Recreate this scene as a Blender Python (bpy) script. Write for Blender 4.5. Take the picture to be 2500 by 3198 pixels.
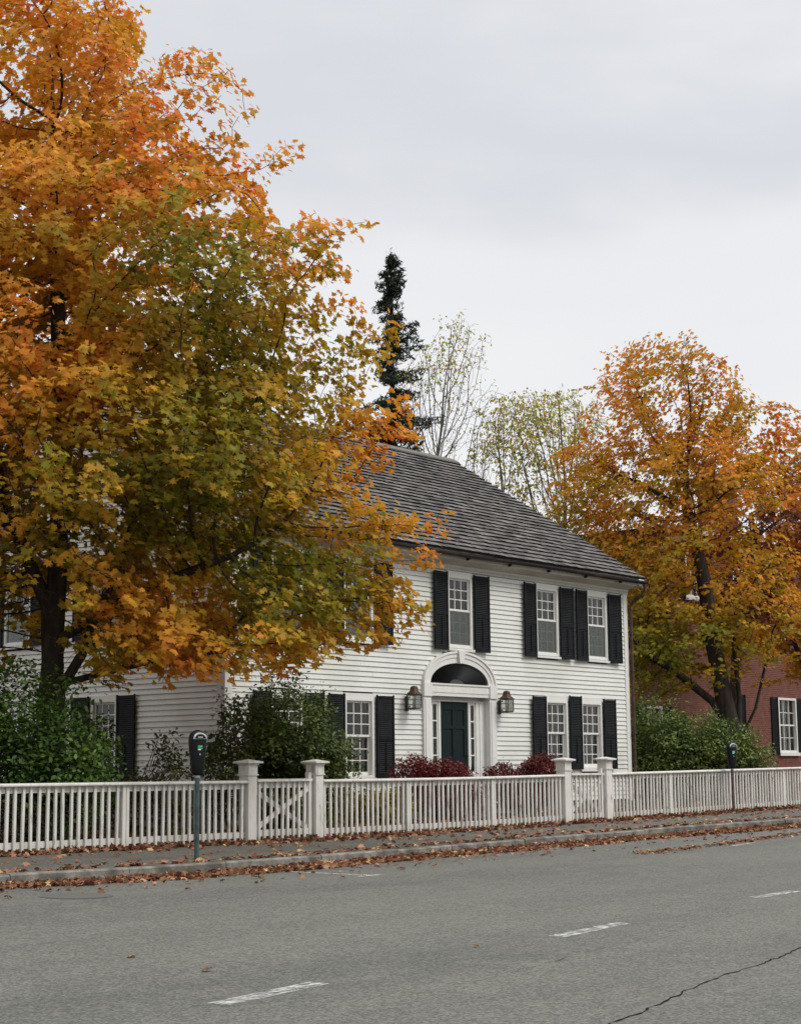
import bpy, math, random
import numpy as np
from mathutils import Matrix, Vector, noise as mnoise

# ------------------------------------------------------------------ camera, world, sun, exposure
scene = bpy.context.scene
for o in list(bpy.data.objects):
    bpy.data.objects.remove(o)
EYE = 1.05
YAW, PITCH, ROLL = math.radians(39.080), math.radians(8.686), math.radians(-0.556)
cam_data = bpy.data.cameras.new("camera")
cam = bpy.data.objects.new("camera", cam_data)
scene.collection.objects.link(cam)
scene.camera = cam
cam_data.sensor_fit = 'HORIZONTAL'
cam_data.sensor_width = 36.0
cam_data.lens = 36.0 * 5339.0 / 2500.0
cam_data.clip_start = 0.1
cam_data.clip_end = 3000
_f = Vector((math.cos(YAW) * math.cos(PITCH), math.sin(YAW) * math.cos(PITCH), math.sin(PITCH)))
_r = Vector((math.sin(YAW), -math.cos(YAW), 0))
_u = _r.cross(_f)
_r2 = math.cos(ROLL) * _r + math.sin(ROLL) * _u
_u2 = -math.sin(ROLL) * _r + math.cos(ROLL) * _u
m = Matrix.Identity(4)
for i in range(3):
    m[i][0] = _r2[i]; m[i][1] = _u2[i]; m[i][2] = -_f[i]
m[0][3] = 0; m[1][3] = 0; m[2][3] = EYE
cam.matrix_world = m

SUN_EL = math.radians(48)
SUN_DIR = Vector((0.42 * math.cos(SUN_EL), -0.9075 * math.cos(SUN_EL), math.sin(SUN_EL)))   # towards the sun
world = bpy.data.worlds.new("World")
scene.world = world
world.use_nodes = True
wn, wl = world.node_tree.nodes, world.node_tree.links
wn.clear()
w_out = wn.new("ShaderNodeOutputWorld")
w_bg = wn.new("ShaderNodeBackground")
w_bg.inputs[1].default_value = 1.0
w_sky = wn.new("ShaderNodeTexSky")
w_sky.sky_type = 'NISHITA'
w_sky.sun_disc = False
w_sky.sun_elevation = SUN_EL
w_sky.sun_rotation = math.atan2(SUN_DIR.x, SUN_DIR.y)
w_scl = wn.new("ShaderNodeVectorMath"); w_scl.operation = 'SCALE'; w_scl.inputs['Scale'].default_value = 0.1
wl.new(w_sky.outputs[0], w_scl.inputs[0])
# the overcast: brightness by elevation (dim band a third of the way up, bright overhead) and soft cloud noise
w_tc = wn.new("ShaderNodeTexCoord")
w_sep = wn.new("ShaderNodeSeparateXYZ"); wl.new(w_tc.outputs['Generated'], w_sep.inputs[0])
w_noi = wn.new("ShaderNodeTexNoise"); w_noi.inputs['Scale'].default_value = 2.2; w_noi.inputs['Detail'].default_value = 5
w_noi.inputs['Roughness'].default_value = 0.5
w_map = wn.new("ShaderNodeMapping"); w_map.inputs['Scale'].default_value = (1, 1, 2.6); w_map.inputs['Location'].default_value = (3.1, 1.7, 0.4)
wl.new(w_tc.outputs['Generated'], w_map.inputs[0]); wl.new(w_map.outputs[0], w_noi.inputs['Vector'])
w_el = wn.new("ShaderNodeMath"); w_el.operation = 'MULTIPLY_ADD'
wl.new(w_noi.outputs['Fac'], w_el.inputs[0]); w_el.inputs[1].default_value = 0.44
w_el2 = wn.new("ShaderNodeMath"); w_el2.operation = 'SUBTRACT'; wl.new(w_sep.outputs['Z'], w_el2.inputs[0]); w_el2.inputs[1].default_value = 0.215
wl.new(w_el2.outputs[0], w_el.inputs[2])
w_ramp = wn.new("ShaderNodeValToRGB")
cr = w_ramp.color_ramp
cr.interpolation = 'EASE'
cr.elements[0].position = 0.0; cr.elements[0].color = (0.93, 0.93, 0.93, 1)
cr.elements[1].position = 1.0; cr.elements[1].color = (1.65, 1.65, 1.68, 1)
for p, c in ((0.17, (0.92, 0.922, 0.93, 1)), (0.28, (0.88, 0.885, 0.90, 1)), (0.38, (0.735, 0.75, 0.79, 1)), (0.60, (1.12, 1.12, 1.13, 1))):
    e = cr.elements.new(p); e.color = c
wl.new(w_el.outputs[0], w_ramp.inputs[0])
w_mix = wn.new("ShaderNodeMixRGB"); w_mix.inputs[0].default_value = 0.93
wl.new(w_scl.outputs[0], w_mix.inputs[1]); wl.new(w_ramp.outputs[0], w_mix.inputs[2])
wl.new(w_mix.outputs[0], w_bg.inputs[0]); wl.new(w_bg.outputs[0], w_out.inputs[0])

sun_d = bpy.data.lights.new("sun", 'SUN')
sun_d.energy = 1.9
sun_d.angle = math.radians(22)
sun_d.color = (1.0, 0.97, 0.92)
sun = bpy.data.objects.new("sun", sun_d)
scene.collection.objects.link(sun)
sun.rotation_euler = SUN_DIR.to_track_quat('Z', 'Y').to_euler()

scene.view_settings.view_transform = 'Standard'
scene.view_settings.look = 'None'
scene.view_settings.exposure = 0.0
scene.view_settings.gamma = 1.0
scene.render.engine = 'CYCLES'
scene.cycles.max_bounces = 8
scene.cycles.transparent_max_bounces = 12
scene.cycles.diffuse_bounces = 3
COL = scene.collection

# ------------------------------------------------------------------ helpers
def N(nt, t, **k):
    n = nt.nodes.new(t)
    for a, b in k.items():
        setattr(n, a, b)
    return n

def new_mat(name, base=(0.5, 0.5, 0.5), rough=0.7, spec=0.3, metal=0.0):
    mt = bpy.data.materials.new(name); mt.use_nodes = True
    nt = mt.node_tree
    b = nt.nodes["Principled BSDF"]
    b.inputs['Base Color'].default_value = (*base, 1)
    b.inputs['Roughness'].default_value = rough
    b.inputs['Specular IOR Level'].default_value = spec
    b.inputs['Metallic'].default_value = metal
    return mt, nt, b

def noise_mix(nt, c1, c2, scale, detail=4, lo=0.35, hi=0.65, vec=None, rough=0.55, stretch=None):
    tc = N(nt, "ShaderNodeTexCoord")
    no = N(nt, "ShaderNodeTexNoise"); no.inputs['Scale'].default_value = scale
    no.inputs['Detail'].default_value = detail; no.inputs['Roughness'].default_value = rough
    src = vec or tc.outputs['Object']
    if stretch:
        mp = N(nt, "ShaderNodeMapping"); mp.inputs['Scale'].default_value = stretch
        nt.links.new(src, mp.inputs[0]); src = mp.outputs[0]
    nt.links.new(src, no.inputs['Vector'])
    mr = N(nt, "ShaderNodeMapRange"); mr.inputs[1].default_value = lo; mr.inputs[2].default_value = hi
    nt.links.new(no.outputs['Fac'], mr.inputs[0])
    mx = N(nt, "ShaderNodeMixRGB")
    nt.links.new(mr.outputs[0], mx.inputs[0])
    for k, c in ((1, c1), (2, c2)):
        if isinstance(c, tuple):
            mx.inputs[k].default_value = (*c, 1)
        else:
            nt.links.new(c, mx.inputs[k])
    return mx.outputs[0], no.outputs['Fac']

def bump(nt, b, h, strength=0.3, dist=0.01):
    bp = N(nt, "ShaderNodeBump"); bp.inputs['Strength'].default_value = strength; bp.inputs['Distance'].default_value = dist
    nt.links.new(h, bp.inputs['Height']); nt.links.new(bp.outputs[0], b.inputs['Normal'])

def paint_mat(name, base, dirt, scale=1.2, fine=14, rough=0.55, lo=0.45, hi=0.8, stretch=(1, 1, 0.35)):
    mt, nt, b = new_mat(name, base, rough, 0.35)
    c, _ = noise_mix(nt, base, dirt, scale, 5, lo, hi, stretch=stretch)
    d2 = tuple(x * 0.86 for x in base)
    c2, f2 = noise_mix(nt, c, d2, fine, 4, 0.5, 0.78, stretch=stretch)
    nt.links.new(c2, b.inputs['Base Color'])
    bump(nt, b, f2, 0.25, 0.004)
    return mt

M = {}
M['clap'] = paint_mat('white_clapboard_paint', (0.695, 0.70, 0.655), (0.54, 0.545, 0.48), 0.8, 18, lo=0.48, hi=0.78, stretch=(1, 1, 0.8))
M['trim'] = paint_mat('white_trim_paint', (0.72, 0.72, 0.68), (0.64, 0.64, 0.59), 1.5, 20)
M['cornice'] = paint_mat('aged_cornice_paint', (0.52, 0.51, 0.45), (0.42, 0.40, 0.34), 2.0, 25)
def fence_mat():
    mt, nt, b = new_mat('weathered_fence_paint', (0.6, 0.6, 0.56), 0.7, 0.25)
    c, _ = noise_mix(nt, (0.66, 0.645, 0.60), (0.50, 0.485, 0.43), 3.0, 5, 0.45, 0.75, stretch=(1, 1, 0.4))
    c2, f = noise_mix(nt, c, (0.27, 0.25, 0.215), 11.0, 6, 0.565, 0.70, rough=0.65, stretch=(1.0, 1.0, 0.3))
    # grime splashed up from the pavement: fades out over the lowest 25 cm
    ge = N(nt, "ShaderNodeNewGeometry"); sp = N(nt, "ShaderNodeSeparateXYZ"); nt.links.new(ge.outputs['Position'], sp.inputs[0])
    mr = N(nt, "ShaderNodeMapRange"); mr.inputs[1].default_value = 0.02; mr.inputs[2].default_value = 0.34
    mr.inputs[3].default_value = 0.55; mr.inputs[4].default_value = 0.0
    nt.links.new(sp.outputs['Z'], mr.inputs[0])
    ml = N(nt, "ShaderNodeMath", operation='MULTIPLY'); nt.links.new(mr.outputs[0], ml.inputs[0]); nt.links.new(f, ml.inputs[1])
    mx = N(nt, "ShaderNodeMixRGB"); nt.links.new(ml.outputs[0], mx.inputs[0]); nt.links.new(c2, mx.inputs[1]); mx.inputs[2].default_value = (0.33, 0.31, 0.26, 1)
    nt.links.new(mx.outputs[0], b.inputs['Base Color'])
    bump(nt, b, f, 0.4, 0.004)
    return mt
M['fence'] = fence_mat()
M['shutter'], _nt, _b = new_mat('black_shutter_paint', (0.006, 0.007, 0.008), 0.55, 0.12)
_c, _ = noise_mix(_nt, (0.004, 0.005, 0.006), (0.012, 0.013, 0.015), 6, 4); _nt.links.new(_c, _b.inputs['Base Color'])
M['door'], _nt, _b = new_mat('dark_green_door_paint', (0.006, 0.013, 0.014), 0.5, 0.15)
M['iron'], _nt, _b = new_mat('aged_copper_brown', (0.07, 0.04, 0.03), 0.6, 0.4, 0.3)
_c, _ = noise_mix(_nt, (0.045, 0.028, 0.022), (0.12, 0.065, 0.045), 9, 4); _nt.links.new(_c, _b.inputs['Base Color'])
M['gutter'], _nt, _b = new_mat('dark_copper_gutter', (0.03, 0.022, 0.02), 0.5, 0.5, 0.3)
_c, _ = noise_mix(_nt, (0.022, 0.018, 0.018), (0.10, 0.045, 0.03), 2.5, 4, 0.5, 0.75); _nt.links.new(_c, _b.inputs['Base Color'])
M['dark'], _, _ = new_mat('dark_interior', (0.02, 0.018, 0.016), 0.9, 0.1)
M['blind'] = paint_mat('white_interior_shutter', (0.82, 0.83, 0.76), (0.70, 0.73, 0.64), 4, 20)
M['blind_brown'], _, _ = new_mat('brown_wood_blind', (0.30, 0.105, 0.075), 0.6, 0.3)
M['curtain'], _, _ = new_mat('dark_curtain', (0.035, 0.04, 0.02), 0.9, 0.1)
M['maroon'], _, _ = new_mat('maroon_curtain', (0.11, 0.018, 0.025), 0.8, 0.1)
M['sheer'], _, _ = new_mat('grey_net_curtain', (0.20, 0.21, 0.19), 0.9, 0.1)

def glass_mat(name, tint=(0.97, 0.985, 0.975), refl=0.10):
    mt = bpy.data.materials.new(name); mt.use_nodes = True; nt = mt.node_tree; nt.nodes.clear()
    out = N(nt, "ShaderNodeOutputMaterial"); mx = N(nt, "ShaderNodeMixShader")
    tr = N(nt, "ShaderNodeBsdfTransparent"); tr.inputs[0].default_value = (*tint, 1)
    gl = N(nt, "ShaderNodeBsdfGlossy"); gl.inputs['Roughness'].default_value = 0.03
    lw = N(nt, "ShaderNodeFresnel"); lw.inputs['IOR'].default_value = 1.5
    mr = N(nt, "ShaderNodeMath", operation='MULTIPLY'); mr.inputs[1].default_value = refl * 14
    nt.links.new(lw.outputs[0], mr.inputs[0]); nt.links.new(mr.outputs[0], mx.inputs[0])
    tc = N(nt, "ShaderNodeTexCoord"); no = N(nt, "ShaderNodeTexNoise"); no.inputs['Scale'].default_value = 5
    nt.links.new(tc.outputs['Object'], no.inputs['Vector'])
    bp = N(nt, "ShaderNodeBump"); bp.inputs['Strength'].default_value = 0.05; bp.inputs['Distance'].default_value = 0.01
    nt.links.new(no.outputs['Fac'], bp.inputs['Height']); nt.links.new(bp.outputs[0], gl.inputs['Normal'])
    nt.links.new(tr.outputs[0], mx.inputs[1]); nt.links.new(gl.outputs[0], mx.inputs[2]); nt.links.new(mx.outputs[0], out.inputs[0])
    return mt
M['glass'] = glass_mat('window_glass')
M['screen'] = glass_mat('insect_screen', (0.60, 0.62, 0.60), 0.03)
M['lamp_glass'] = glass_mat('lantern_glass', (0.8, 0.82, 0.8), 0.06)

class MB:
    """collects shapes and links them as ONE mesh"""
    def __init__(s): s.v = []; s.f = []; s.c = []
    def add(s, vs, fs, col=None):
        n = len(s.v); s.v += [tuple(v) for v in vs]; s.f += [tuple(i + n for i in f) for f in fs]
        s.c += [col or (1, 1, 1)] * len(fs)
    def box(s, x0, x1, y0, y1, z0, z1, col=None):
        vs = [(x0, y0, z0), (x1, y0, z0), (x1, y1, z0), (x0, y1, z0), (x0, y0, z1), (x1, y0, z1), (x1, y1, z1), (x0, y1, z1)]
        s.add(vs, [(0, 3, 2, 1), (4, 5, 6, 7), (0, 1, 5, 4), (1, 2, 6, 5), (2, 3, 7, 6), (3, 0, 4, 7)], col)
    def hexa(s, vs, col=None):
        s.add(vs, [(0, 3, 2, 1), (4, 5, 6, 7), (0, 1, 5, 4), (1, 2, 6, 5), (2, 3, 7, 6), (3, 0, 4, 7)], col)
    def bar(s, a, b, w, d, up=(0, 0, 1)):
        a = Vector(a); b = Vector(b); t = (b - a).normalized(); q = t.cross(Vector(up))
        if q.length < 1e-4: q = t.cross(Vector((0, 1, 0)))
        q.normalize(); r = q.cross(t)
        vs = []
        for p in (a, b):
            for sx, sy in ((-1, -1), (1, -1), (1, 1), (-1, 1)):
                vs.append(p + q * (sx * w / 2) + r * (sy * d / 2))
        s.add(vs, [(0, 3, 2, 1), (4, 5, 6, 7), (0, 1, 5, 4), (1, 2, 6, 5), (2, 3, 7, 6), (3, 0, 4, 7)])
    def extr(s, poly, axis, a, b):
        """extrude a 2-D polygon along axis ('x' poly=(y,z); 'y' poly=(x,z); 'z' poly=(x,y))"""
        n = len(poly)
        def P(p, t): return (t, p[0], p[1]) if axis == 'x' else (p[0], t, p[1]) if axis == 'y' else (p[0], p[1], t)
        vs = [P(p, a) for p in poly] + [P(p, b) for p in poly]
        fs = [tuple(range(n - 1, -1, -1)), tuple(range(n, 2 * n))] + [(i, (i + 1) % n, (i + 1) % n + n, i + n) for i in range(n)]
        s.add(vs, fs)
    def tube(s, pts, rad, seg=8, cap=True):
        pts = [Vector(p) for p in pts]; n = len(pts); base = len(s.v); rings = []
        if not hasattr(rad, '__len__'): rad = [rad] * n
        for i, p in enumerate(pts):
            t = (pts[min(i + 1, n - 1)] - pts[max(i - 1, 0)]).normalized()
            q = t.cross(Vector((0, 0, 1)))
            if q.length < 0.05: q = t.cross(Vector((0, 1, 0)))
            q.normalize(); r = q.cross(t)
            for k in range(seg):
                an = 2 * math.pi * k / seg
                s.v.append(tuple(p + (q * math.cos(an) + r * math.sin(an)) * rad[i]))
        for i in range(n - 1):
            for k in range(seg):
                k2 = (k + 1) % seg
                s.f.append((base + i * seg + k, base + i * seg + k2, base + (i + 1) * seg + k2, base + (i + 1) * seg + k)); s.c.append((1, 1, 1))
        if cap:
            s.f.append(tuple(base + k for k in range(seg - 1, -1, -1))); s.f.append(tuple(base + (n - 1) * seg + k for k in range(seg))); s.c += [(1, 1, 1)] * 2
    def build(s, name, mat, parent=None, loc=(0, 0, 0), smooth=False, bevel=0, attr=False, fix=True):
        me = bpy.data.meshes.new(name); me.from_pydata(s.v, [], s.f); me.update()
        if fix:
            import bmesh
            bm = bmesh.new(); bm.from_mesh(me); bmesh.ops.recalc_face_normals(bm, faces=bm.faces); bm.to_mesh(me); bm.free()
        if attr:
            at = me.attributes.new('tint', 'FLOAT_COLOR', 'FACE')
            at.data.foreach_set('color', np.array([(*c, 1) for c in s.c], dtype=np.float32).ravel())
        if smooth:
            me.polygons.foreach_set('use_smooth', [True] * len(me.polygons))
        me.materials.append(mat)
        o = bpy.data.objects.new(name, me); COL.objects.link(o)
        if parent is not None:
            o.parent = parent
            if loc == 'world':
                base = Vector(parent['_w']) if '_w' in parent else Vector((0, 0, 0))
                o.location = -base
            else:
                o.location = loc
        elif loc != 'world':
            o.location = loc
        if bevel:
            b = o.modifiers.new('bevel', 'BEVEL'); b.width = bevel; b.segments = 2; b.limit_method = 'ANGLE'
        return o

def tag(o, label=None, cat=None, group=None, kind=None):
    if label: o['label'] = label
    if cat: o['category'] = cat
    if group: o['group'] = group
    if kind: o['kind'] = kind
    return o

def thing(name, label, cat, loc, group=None):
    o = bpy.data.objects.new(name, None); COL.objects.link(o); o.location = loc
    o.empty_display_size = 0.3
    o['_w'] = tuple(loc)
    return tag(o, label, cat, group)

def sm(x, a, b):
    t = min(1, max(0, (x - a) / (b - a))); return t * t * (3 - 2 * t)

# ------------------------------------------------------------------ the ground
def lift(x):
    x = min(x, 70)
    if x < 23: return 0.0
    if x < 27: return 0.0105 * (x - 23) ** 2 / 8
    return 0.0105 * (x - 25)
KERB = [(-60, 16.4), (8, 16.4), (12.7, 16.28), (14, 16.12), (16, 16.05), (18, 16.12), (20, 16.35), (21.8, 16.65), (24.5, 16.95), (27, 17.0), (29, 16.95),
        (32, 16.75), (37, 16.35), (45, 16.2), (120, 16.2)]
def kerbY(x):
    for (a, ya), (b, yb) in zip(KERB, KERB[1:]):
        if x <= b: return ya + (yb - ya) * (x - a) / (b - a)
    return KERB[-1][1]
def kerbZ(x): return -0.055 + lift(x)
FENCE_Y = 19.0
def walkZ(x, y):
    ky = kerbY(x); t = (y - ky) / (FENCE_Y - ky)
    return kerbZ(x) + (lift(x) - kerbZ(x)) * min(1.0, max(0, t))
def roadZ(x, y):
    ky = kerbY(x) - 0.15
    return kerbZ(x) - 0.145 - 0.019 * (ky - y)
XS = sorted(set([-60, -40, -20, -10, 0, 5] + [8 + i * 0.5 for i in range(80)] + [50, 55, 60, 70, 90, 120]))

def sheet(name, rows, mat, xs=XS):
    """rows: list of (yfun, zfun)"""
    vs, fs = [], []
    for x in xs:
        for yf, zf in rows:
            y = yf(x); vs.append((x, y, zf(x, y)))
    n = len(rows)
    for i in range(len(xs) - 1):
        for j in range(n - 1):
            a = i * n + j
            fs.append((a, a + n, a + n + 1, a + 1))
    mb = MB(); mb.add(vs, fs)
    o = mb.build(name, mat, smooth=True)
    return tag(o, kind='structure')

def asphalt(name, c1, c2, c3, speck=0.0):
    mt, nt, b = new_mat(name, c1, 0.9, 0.25)
    big, _ = noise_mix(nt, c1, c2, 0.5, 5, 0.38, 0.66, stretch=(0.22, 1.3, 1))     # long soft bands worn along the traffic
    mid, _ = noise_mix(nt, big, c3, 2.2, 5, 0.5, 0.85)
    tc = N(nt, "ShaderNodeTexCoord")
    vo = N(nt, "ShaderNodeTexVoronoi"); vo.inputs['Scale'].default_value = 58
    nt.links.new(tc.outputs['Object'], vo.inputs['Vector'])
    mr = N(nt, "ShaderNodeMapRange"); mr.inputs[1].default_value = 0.15; mr.inputs[2].default_value = 0.95
    mr.inputs[3].default_value = 0.67; mr.inputs[4].default_value = 1.40
    sp = N(nt, "ShaderNodeSeparateColor"); nt.links.new(vo.outputs['Color'], sp.inputs[0]); nt.links.new(sp.outputs[0], mr.inputs[0])
    no = N(nt, "ShaderNodeTexNoise"); no.inputs['Scale'].default_value = 26; no.inputs['Detail'].default_value = 8; no.inputs['Roughness'].default_value = 0.85
    nt.links.new(tc.outputs['Object'], no.inputs['Vector'])
    mr2 = N(nt, "ShaderNodeMapRange"); mr2.inputs[1].default_value = 0.3; mr2.inputs[2].default_value = 0.7
    mr2.inputs[3].default_value = 0.72; mr2.inputs[4].default_value = 1.28
    nt.links.new(no.outputs['Fac'], mr2.inputs[0])
    mu = N(nt, "ShaderNodeMath", operation='MULTIPLY'); nt.links.new(mr.outputs[0], mu.inputs[0]); nt.links.new(mr2.outputs[0], mu.inputs[1])
    vm = N(nt, "ShaderNodeVectorMath", operation='SCALE'); nt.links.new(mid, vm.inputs[0]); nt.links.new(mu.outputs[0], vm.inputs['Scale'])
    nt.links.new(vm.outputs[0], b.inputs['Base Color'])
    bump(nt, b, mu.outputs[0], 0.5, 0.006)
    return mt
M['road'] = asphalt('worn_road_asphalt', (0.142, 0.143, 0.124), (0.112, 0.113, 0.101), (0.160, 0.160, 0.138))
M['walk'] = asphalt('pavement_asphalt', (0.118, 0.112, 0.095), (0.092, 0.087, 0.074), (0.15, 0.14, 0.118))
_mt, _nt, _b = new_mat('yard_soil_and_leaves', (0.05, 0.03, 0.02), 0.95, 0.1)
_c, _ = noise_mix(_nt, (0.055, 0.028, 0.016), (0.10, 0.045, 0.02), 7, 6, 0.4, 0.6)
_c2, _f2 = noise_mix(_nt, _c, (0.045, 0.06, 0.02), 0.8, 4, 0.5, 0.62)
_nt.links.new(_c2, _b.inputs['Base Color']); bump(_nt, _b, _f2, 0.6, 0.03)
M['yard'] = _mt
_mt, _nt, _b = new_mat('granite_kerb', (0.2, 0.19, 0.17), 0.85, 0.3)
_c, _ = noise_mix(_nt, (0.25, 0.24, 0.21), (0.10, 0.092, 0.08), 3.2, 6, 0.38, 0.60)
_c2, _f2 = noise_mix(_nt, _c, (0.065, 0.06, 0.052), 30, 6, 0.55, 0.75)
_nt.links.new(_c2, _b.inputs['Base Color']); bump(_nt, _b, _f2, 0.8, 0.01)
M['kerb'] = _mt

o = MB(); o.box(-900, 900, -900, 900, -1.6, -1.5)
tag(o.build('ground', M['yard']), kind='structure')
sheet('road', [(lambda x: -40.0, roadZ), (lambda x: -10.0, roadZ), (lambda x: 4.0, roadZ), (lambda x: 10.0, roadZ), (lambda x: kerbY(x) - 2.0, roadZ), (lambda x: kerbY(x) - 0.13, roadZ)], M['road'])
sheet('pavement', [(lambda x: kerbY(x) - 0.02, lambda x, y: kerbZ(x) - 0.006), (lambda x: kerbY(x) + 1.0, walkZ), (lambda x: FENCE_Y - 0.25, walkZ)], M['walk'])
sheet('yard', [(lambda x: FENCE_Y - 0.27, lambda x, y: lift(x) - 0.012), (lambda x: 24.0, lambda x, y: lift(x)), (lambda x: 60.0, lambda x, y: lift(x)), (lambda x: 300.0, lambda x, y: lift(x) - 0.3)], M['yard'])
# granite kerb: stones laid end to end
rng = random.Random(5)
kb = MB(); x = -20.0
while x < 90:
    L = rng.uniform(1.6, 2.6); a, b_ = x + 0.008, x + L - 0.008
    n = max(1, int(L / 0.65)); j = rng.uniform(-0.012, 0.012); jz = rng.uniform(-0.008, 0.008)
    for i in range(n):
        p, q = a + (b_ - a) * i / n, a + (b_ - a) * (i + 1) / n
        vs = []
        for X in (p, q):
            ky, kz = kerbY(X) + j, kerbZ(X) + jz
            vs += [(X, ky - 0.15, kz - 0.35), (X, ky - 0.155, kz - 0.02), (X, ky - 0.13, kz), (X, ky, kz), (X, ky, kz - 0.35)]
        fs = [(0, 1, 6, 5), (1, 2, 7, 6), (2, 3, 8, 7), (3, 4, 9, 8)]
        if i == 0: fs.append((0, 4, 3, 2, 1))
        if i == n - 1: fs.append((5, 6, 7, 8, 9))
        kb.add(vs, fs)
    x += L
tag(kb.build('kerb', M['kerb'], fix=False), kind='structure')

# painted lines, worn: the paint has holes of its own
def worn_paint(name, lo, hi, base=(0.62, 0.62, 0.60)):
    mt = bpy.data.materials.new(name); mt.use_nodes = True; nt = mt.node_tree
    b = nt.nodes["Principled BSDF"]; out = nt.nodes["Material Output"]
    b.inputs['Base Color'].default_value = (*base, 1); b.inputs['Roughness'].default_value = 0.8
    tc = N(nt, "ShaderNodeTexCoord"); no = N(nt, "ShaderNodeTexNoise"); no.inputs['Scale'].default_value = 14; no.inputs['Detail'].default_value = 8; no.inputs['Roughness'].default_value = 0.7
    mp = N(nt, "ShaderNodeMapping"); mp.inputs['Scale'].default_value = (0.45, 1.6, 1)
    nt.links.new(tc.outputs['Object'], mp.inputs[0]); nt.links.new(mp.outputs[0], no.inputs['Vector'])
    mr = N(nt, "ShaderNodeMapRange"); mr.inputs[1].default_value = lo; mr.inputs[2].default_value = hi
    nt.links.new(no.outputs['Fac'], mr.inputs[0])
    tr = N(nt, "ShaderNodeBsdfTransparent"); mx = N(nt, "ShaderNodeMixShader")
    nt.links.new(mr.outputs[0], mx.inputs[0]); nt.links.new(tr.outputs[0], mx.inputs[1]); nt.links.new(b.outputs[0], mx.inputs[2])
    nt.links.new(mx.outputs[0], out.inputs[0])
    return mt
M['line'] = worn_paint('worn_line_paint', 0.43, 0.62, (0.58, 0.58, 0.56))
M['line_thin'] = worn_paint('thin_line_paint', 0.38, 0.55)
def strip(mb, p, q, w, n=6, dz=0.004):
    p = Vector((p[0], p[1], 0)); q = Vector((q[0], q[1], 0)); d = (q - p).normalized(); s = Vector((-d.y, d.x, 0)) * (w / 2)
    for i in range(n):
        a = p.lerp(q, i / n); b = p.lerp(q, (i + 1) / n)
        vs = [a - s, b - s, b + s, a + s]
        mb.add([(v.x, v.y, roadZ(v.x, v.y) + dz) for v in vs], [(0, 1, 2, 3)])

# ------------------------------------------------------------------ leaves, litter, branches
PAL_T = np.array([0.0, 0.3, 0.5, 0.68, 0.85, 1.0])
PAL = np.array([(0.10, 0.15, 0.016), (0.25, 0.23, 0.020), (0.47, 0.295, 0.024), (0.68, 0.33, 0.032), (0.72, 0.285, 0.034), (0.68, 0.165, 0.032)])
def pal(t, T=PAL_T, C=PAL):
    t = np.clip(t, 0, 1)
    return np.stack([np.interp(t, T, C[:, k]) for k in range(3)], axis=1)

def leaf_mat(name, trans=0.35, rough=0.6, spec=0.25):
    mt = bpy.data.materials.new(name); mt.use_nodes = True; nt = mt.node_tree
    b = nt.nodes["Principled BSDF"]; out = nt.nodes["Material Output"]
    at = N(nt, "ShaderNodeAttribute"); at.attribute_name = 'tint'
    nt.links.new(at.outputs['Color'], b.inputs['Base Color'])
    b.inputs['Roughness'].default_value = rough; b.inputs['Specular IOR Level'].default_value = spec
    tl = N(nt, "ShaderNodeBsdfTranslucent"); nt.links.new(at.outputs['Color'], tl.inputs[0])
    mx = N(nt, "ShaderNodeMixShader"); mx.inputs[0].default_value = trans
    nt.links.new(b.outputs[0], mx.inputs[1]); nt.links.new(tl.outputs[0], mx.inputs[2]); nt.links.new(mx.outputs[0], out.inputs[0])
    return mt
M['leaf'] = leaf_mat('maple_leaf', 0.45)
M['litter'] = leaf_mat('dry_leaf', 0.12, 0.8, 0.15)
M['shrub'] = leaf_mat('shrub_leaf', 0.25, 0.5, 0.35)
M['needle'] = leaf_mat('spruce_needle', 0.1, 0.7, 0.2)

STAR = np.array([(0, -.42), (.10, -.20), (.40, -.30), (.28, -.06), (.52, .12), (.26, .16), (.20, .30), (0, .58), (-.20, .30), (-.26, .16), (-.52, .12), (-.28, -.06), (-.40, -.30), (-.10, -.20)])
STARZ = np.array([0, 0, -.08, 0, -.10, 0, 0, -.14, 0, 0, -.10, 0, -.08, 0])
OVAL = np.array([(0, -.5), (.24, -.12), (.22, .2), (0, .5), (-.22, .2), (-.24, -.12)])
OVALZ = np.array([0, .05, .05, -.08, .05, .05])
BLADE = np.array([(0, -.5), (.10, 0), (0, .5), (-.10, 0)])
BLADEZ = np.array([0, .02, -.05, .02])

def leaves_mesh(name, mat, P, Nrm, size, col, rs, parent=None, shape='star', loc='world', droop=None, curl=1.0):
    T, TZ = {'star': (STAR, STARZ), 'oval': (OVAL, OVALZ), 'blade': (BLADE, BLADEZ)}[shape]
    n = len(P); k = len(T)
    Nrm = Nrm / np.linalg.norm(Nrm, axis=1, keepdims=True)
    ref = rs.normal(size=(n, 3)) if droop is None else droop
    X = np.cross(ref, Nrm); X /= (np.linalg.norm(X, axis=1, keepdims=True) + 1e-9)
    Yv = np.cross(Nrm, X)
    V = (P[:, None, :] + size[:, None, None] * (T[None, :, 0, None] * X[:, None, :] + T[None, :, 1, None] * Yv[:, None, :] + curl * TZ[None, :, None] * Nrm[:, None, :]))
    me = bpy.data.meshes.new(name)
    me.vertices.add(n * k); me.vertices.foreach_set('co', V.astype(np.float32).ravel())
    me.loops.add(n * k); me.loops.foreach_set('vertex_index', np.arange(n * k, dtype=np.int32))
    me.polygons.add(n); me.polygons.foreach_set('loop_start', np.arange(0, n * k, k, dtype=np.int32))
    at = me.attributes.new('tint', 'FLOAT_COLOR', 'FACE')
    at.data.foreach_set('color', np.concatenate([col, np.ones((n, 1))], axis=1).astype(np.float32).ravel())
    me.update(); me.validate()
    me.materials.append(mat)
    o = bpy.data.objects.new(name, me); COL.objects.link(o)
    if parent is not None:
        o.parent = parent
        o.location = -Vector(parent['_w'])
    return o

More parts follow.
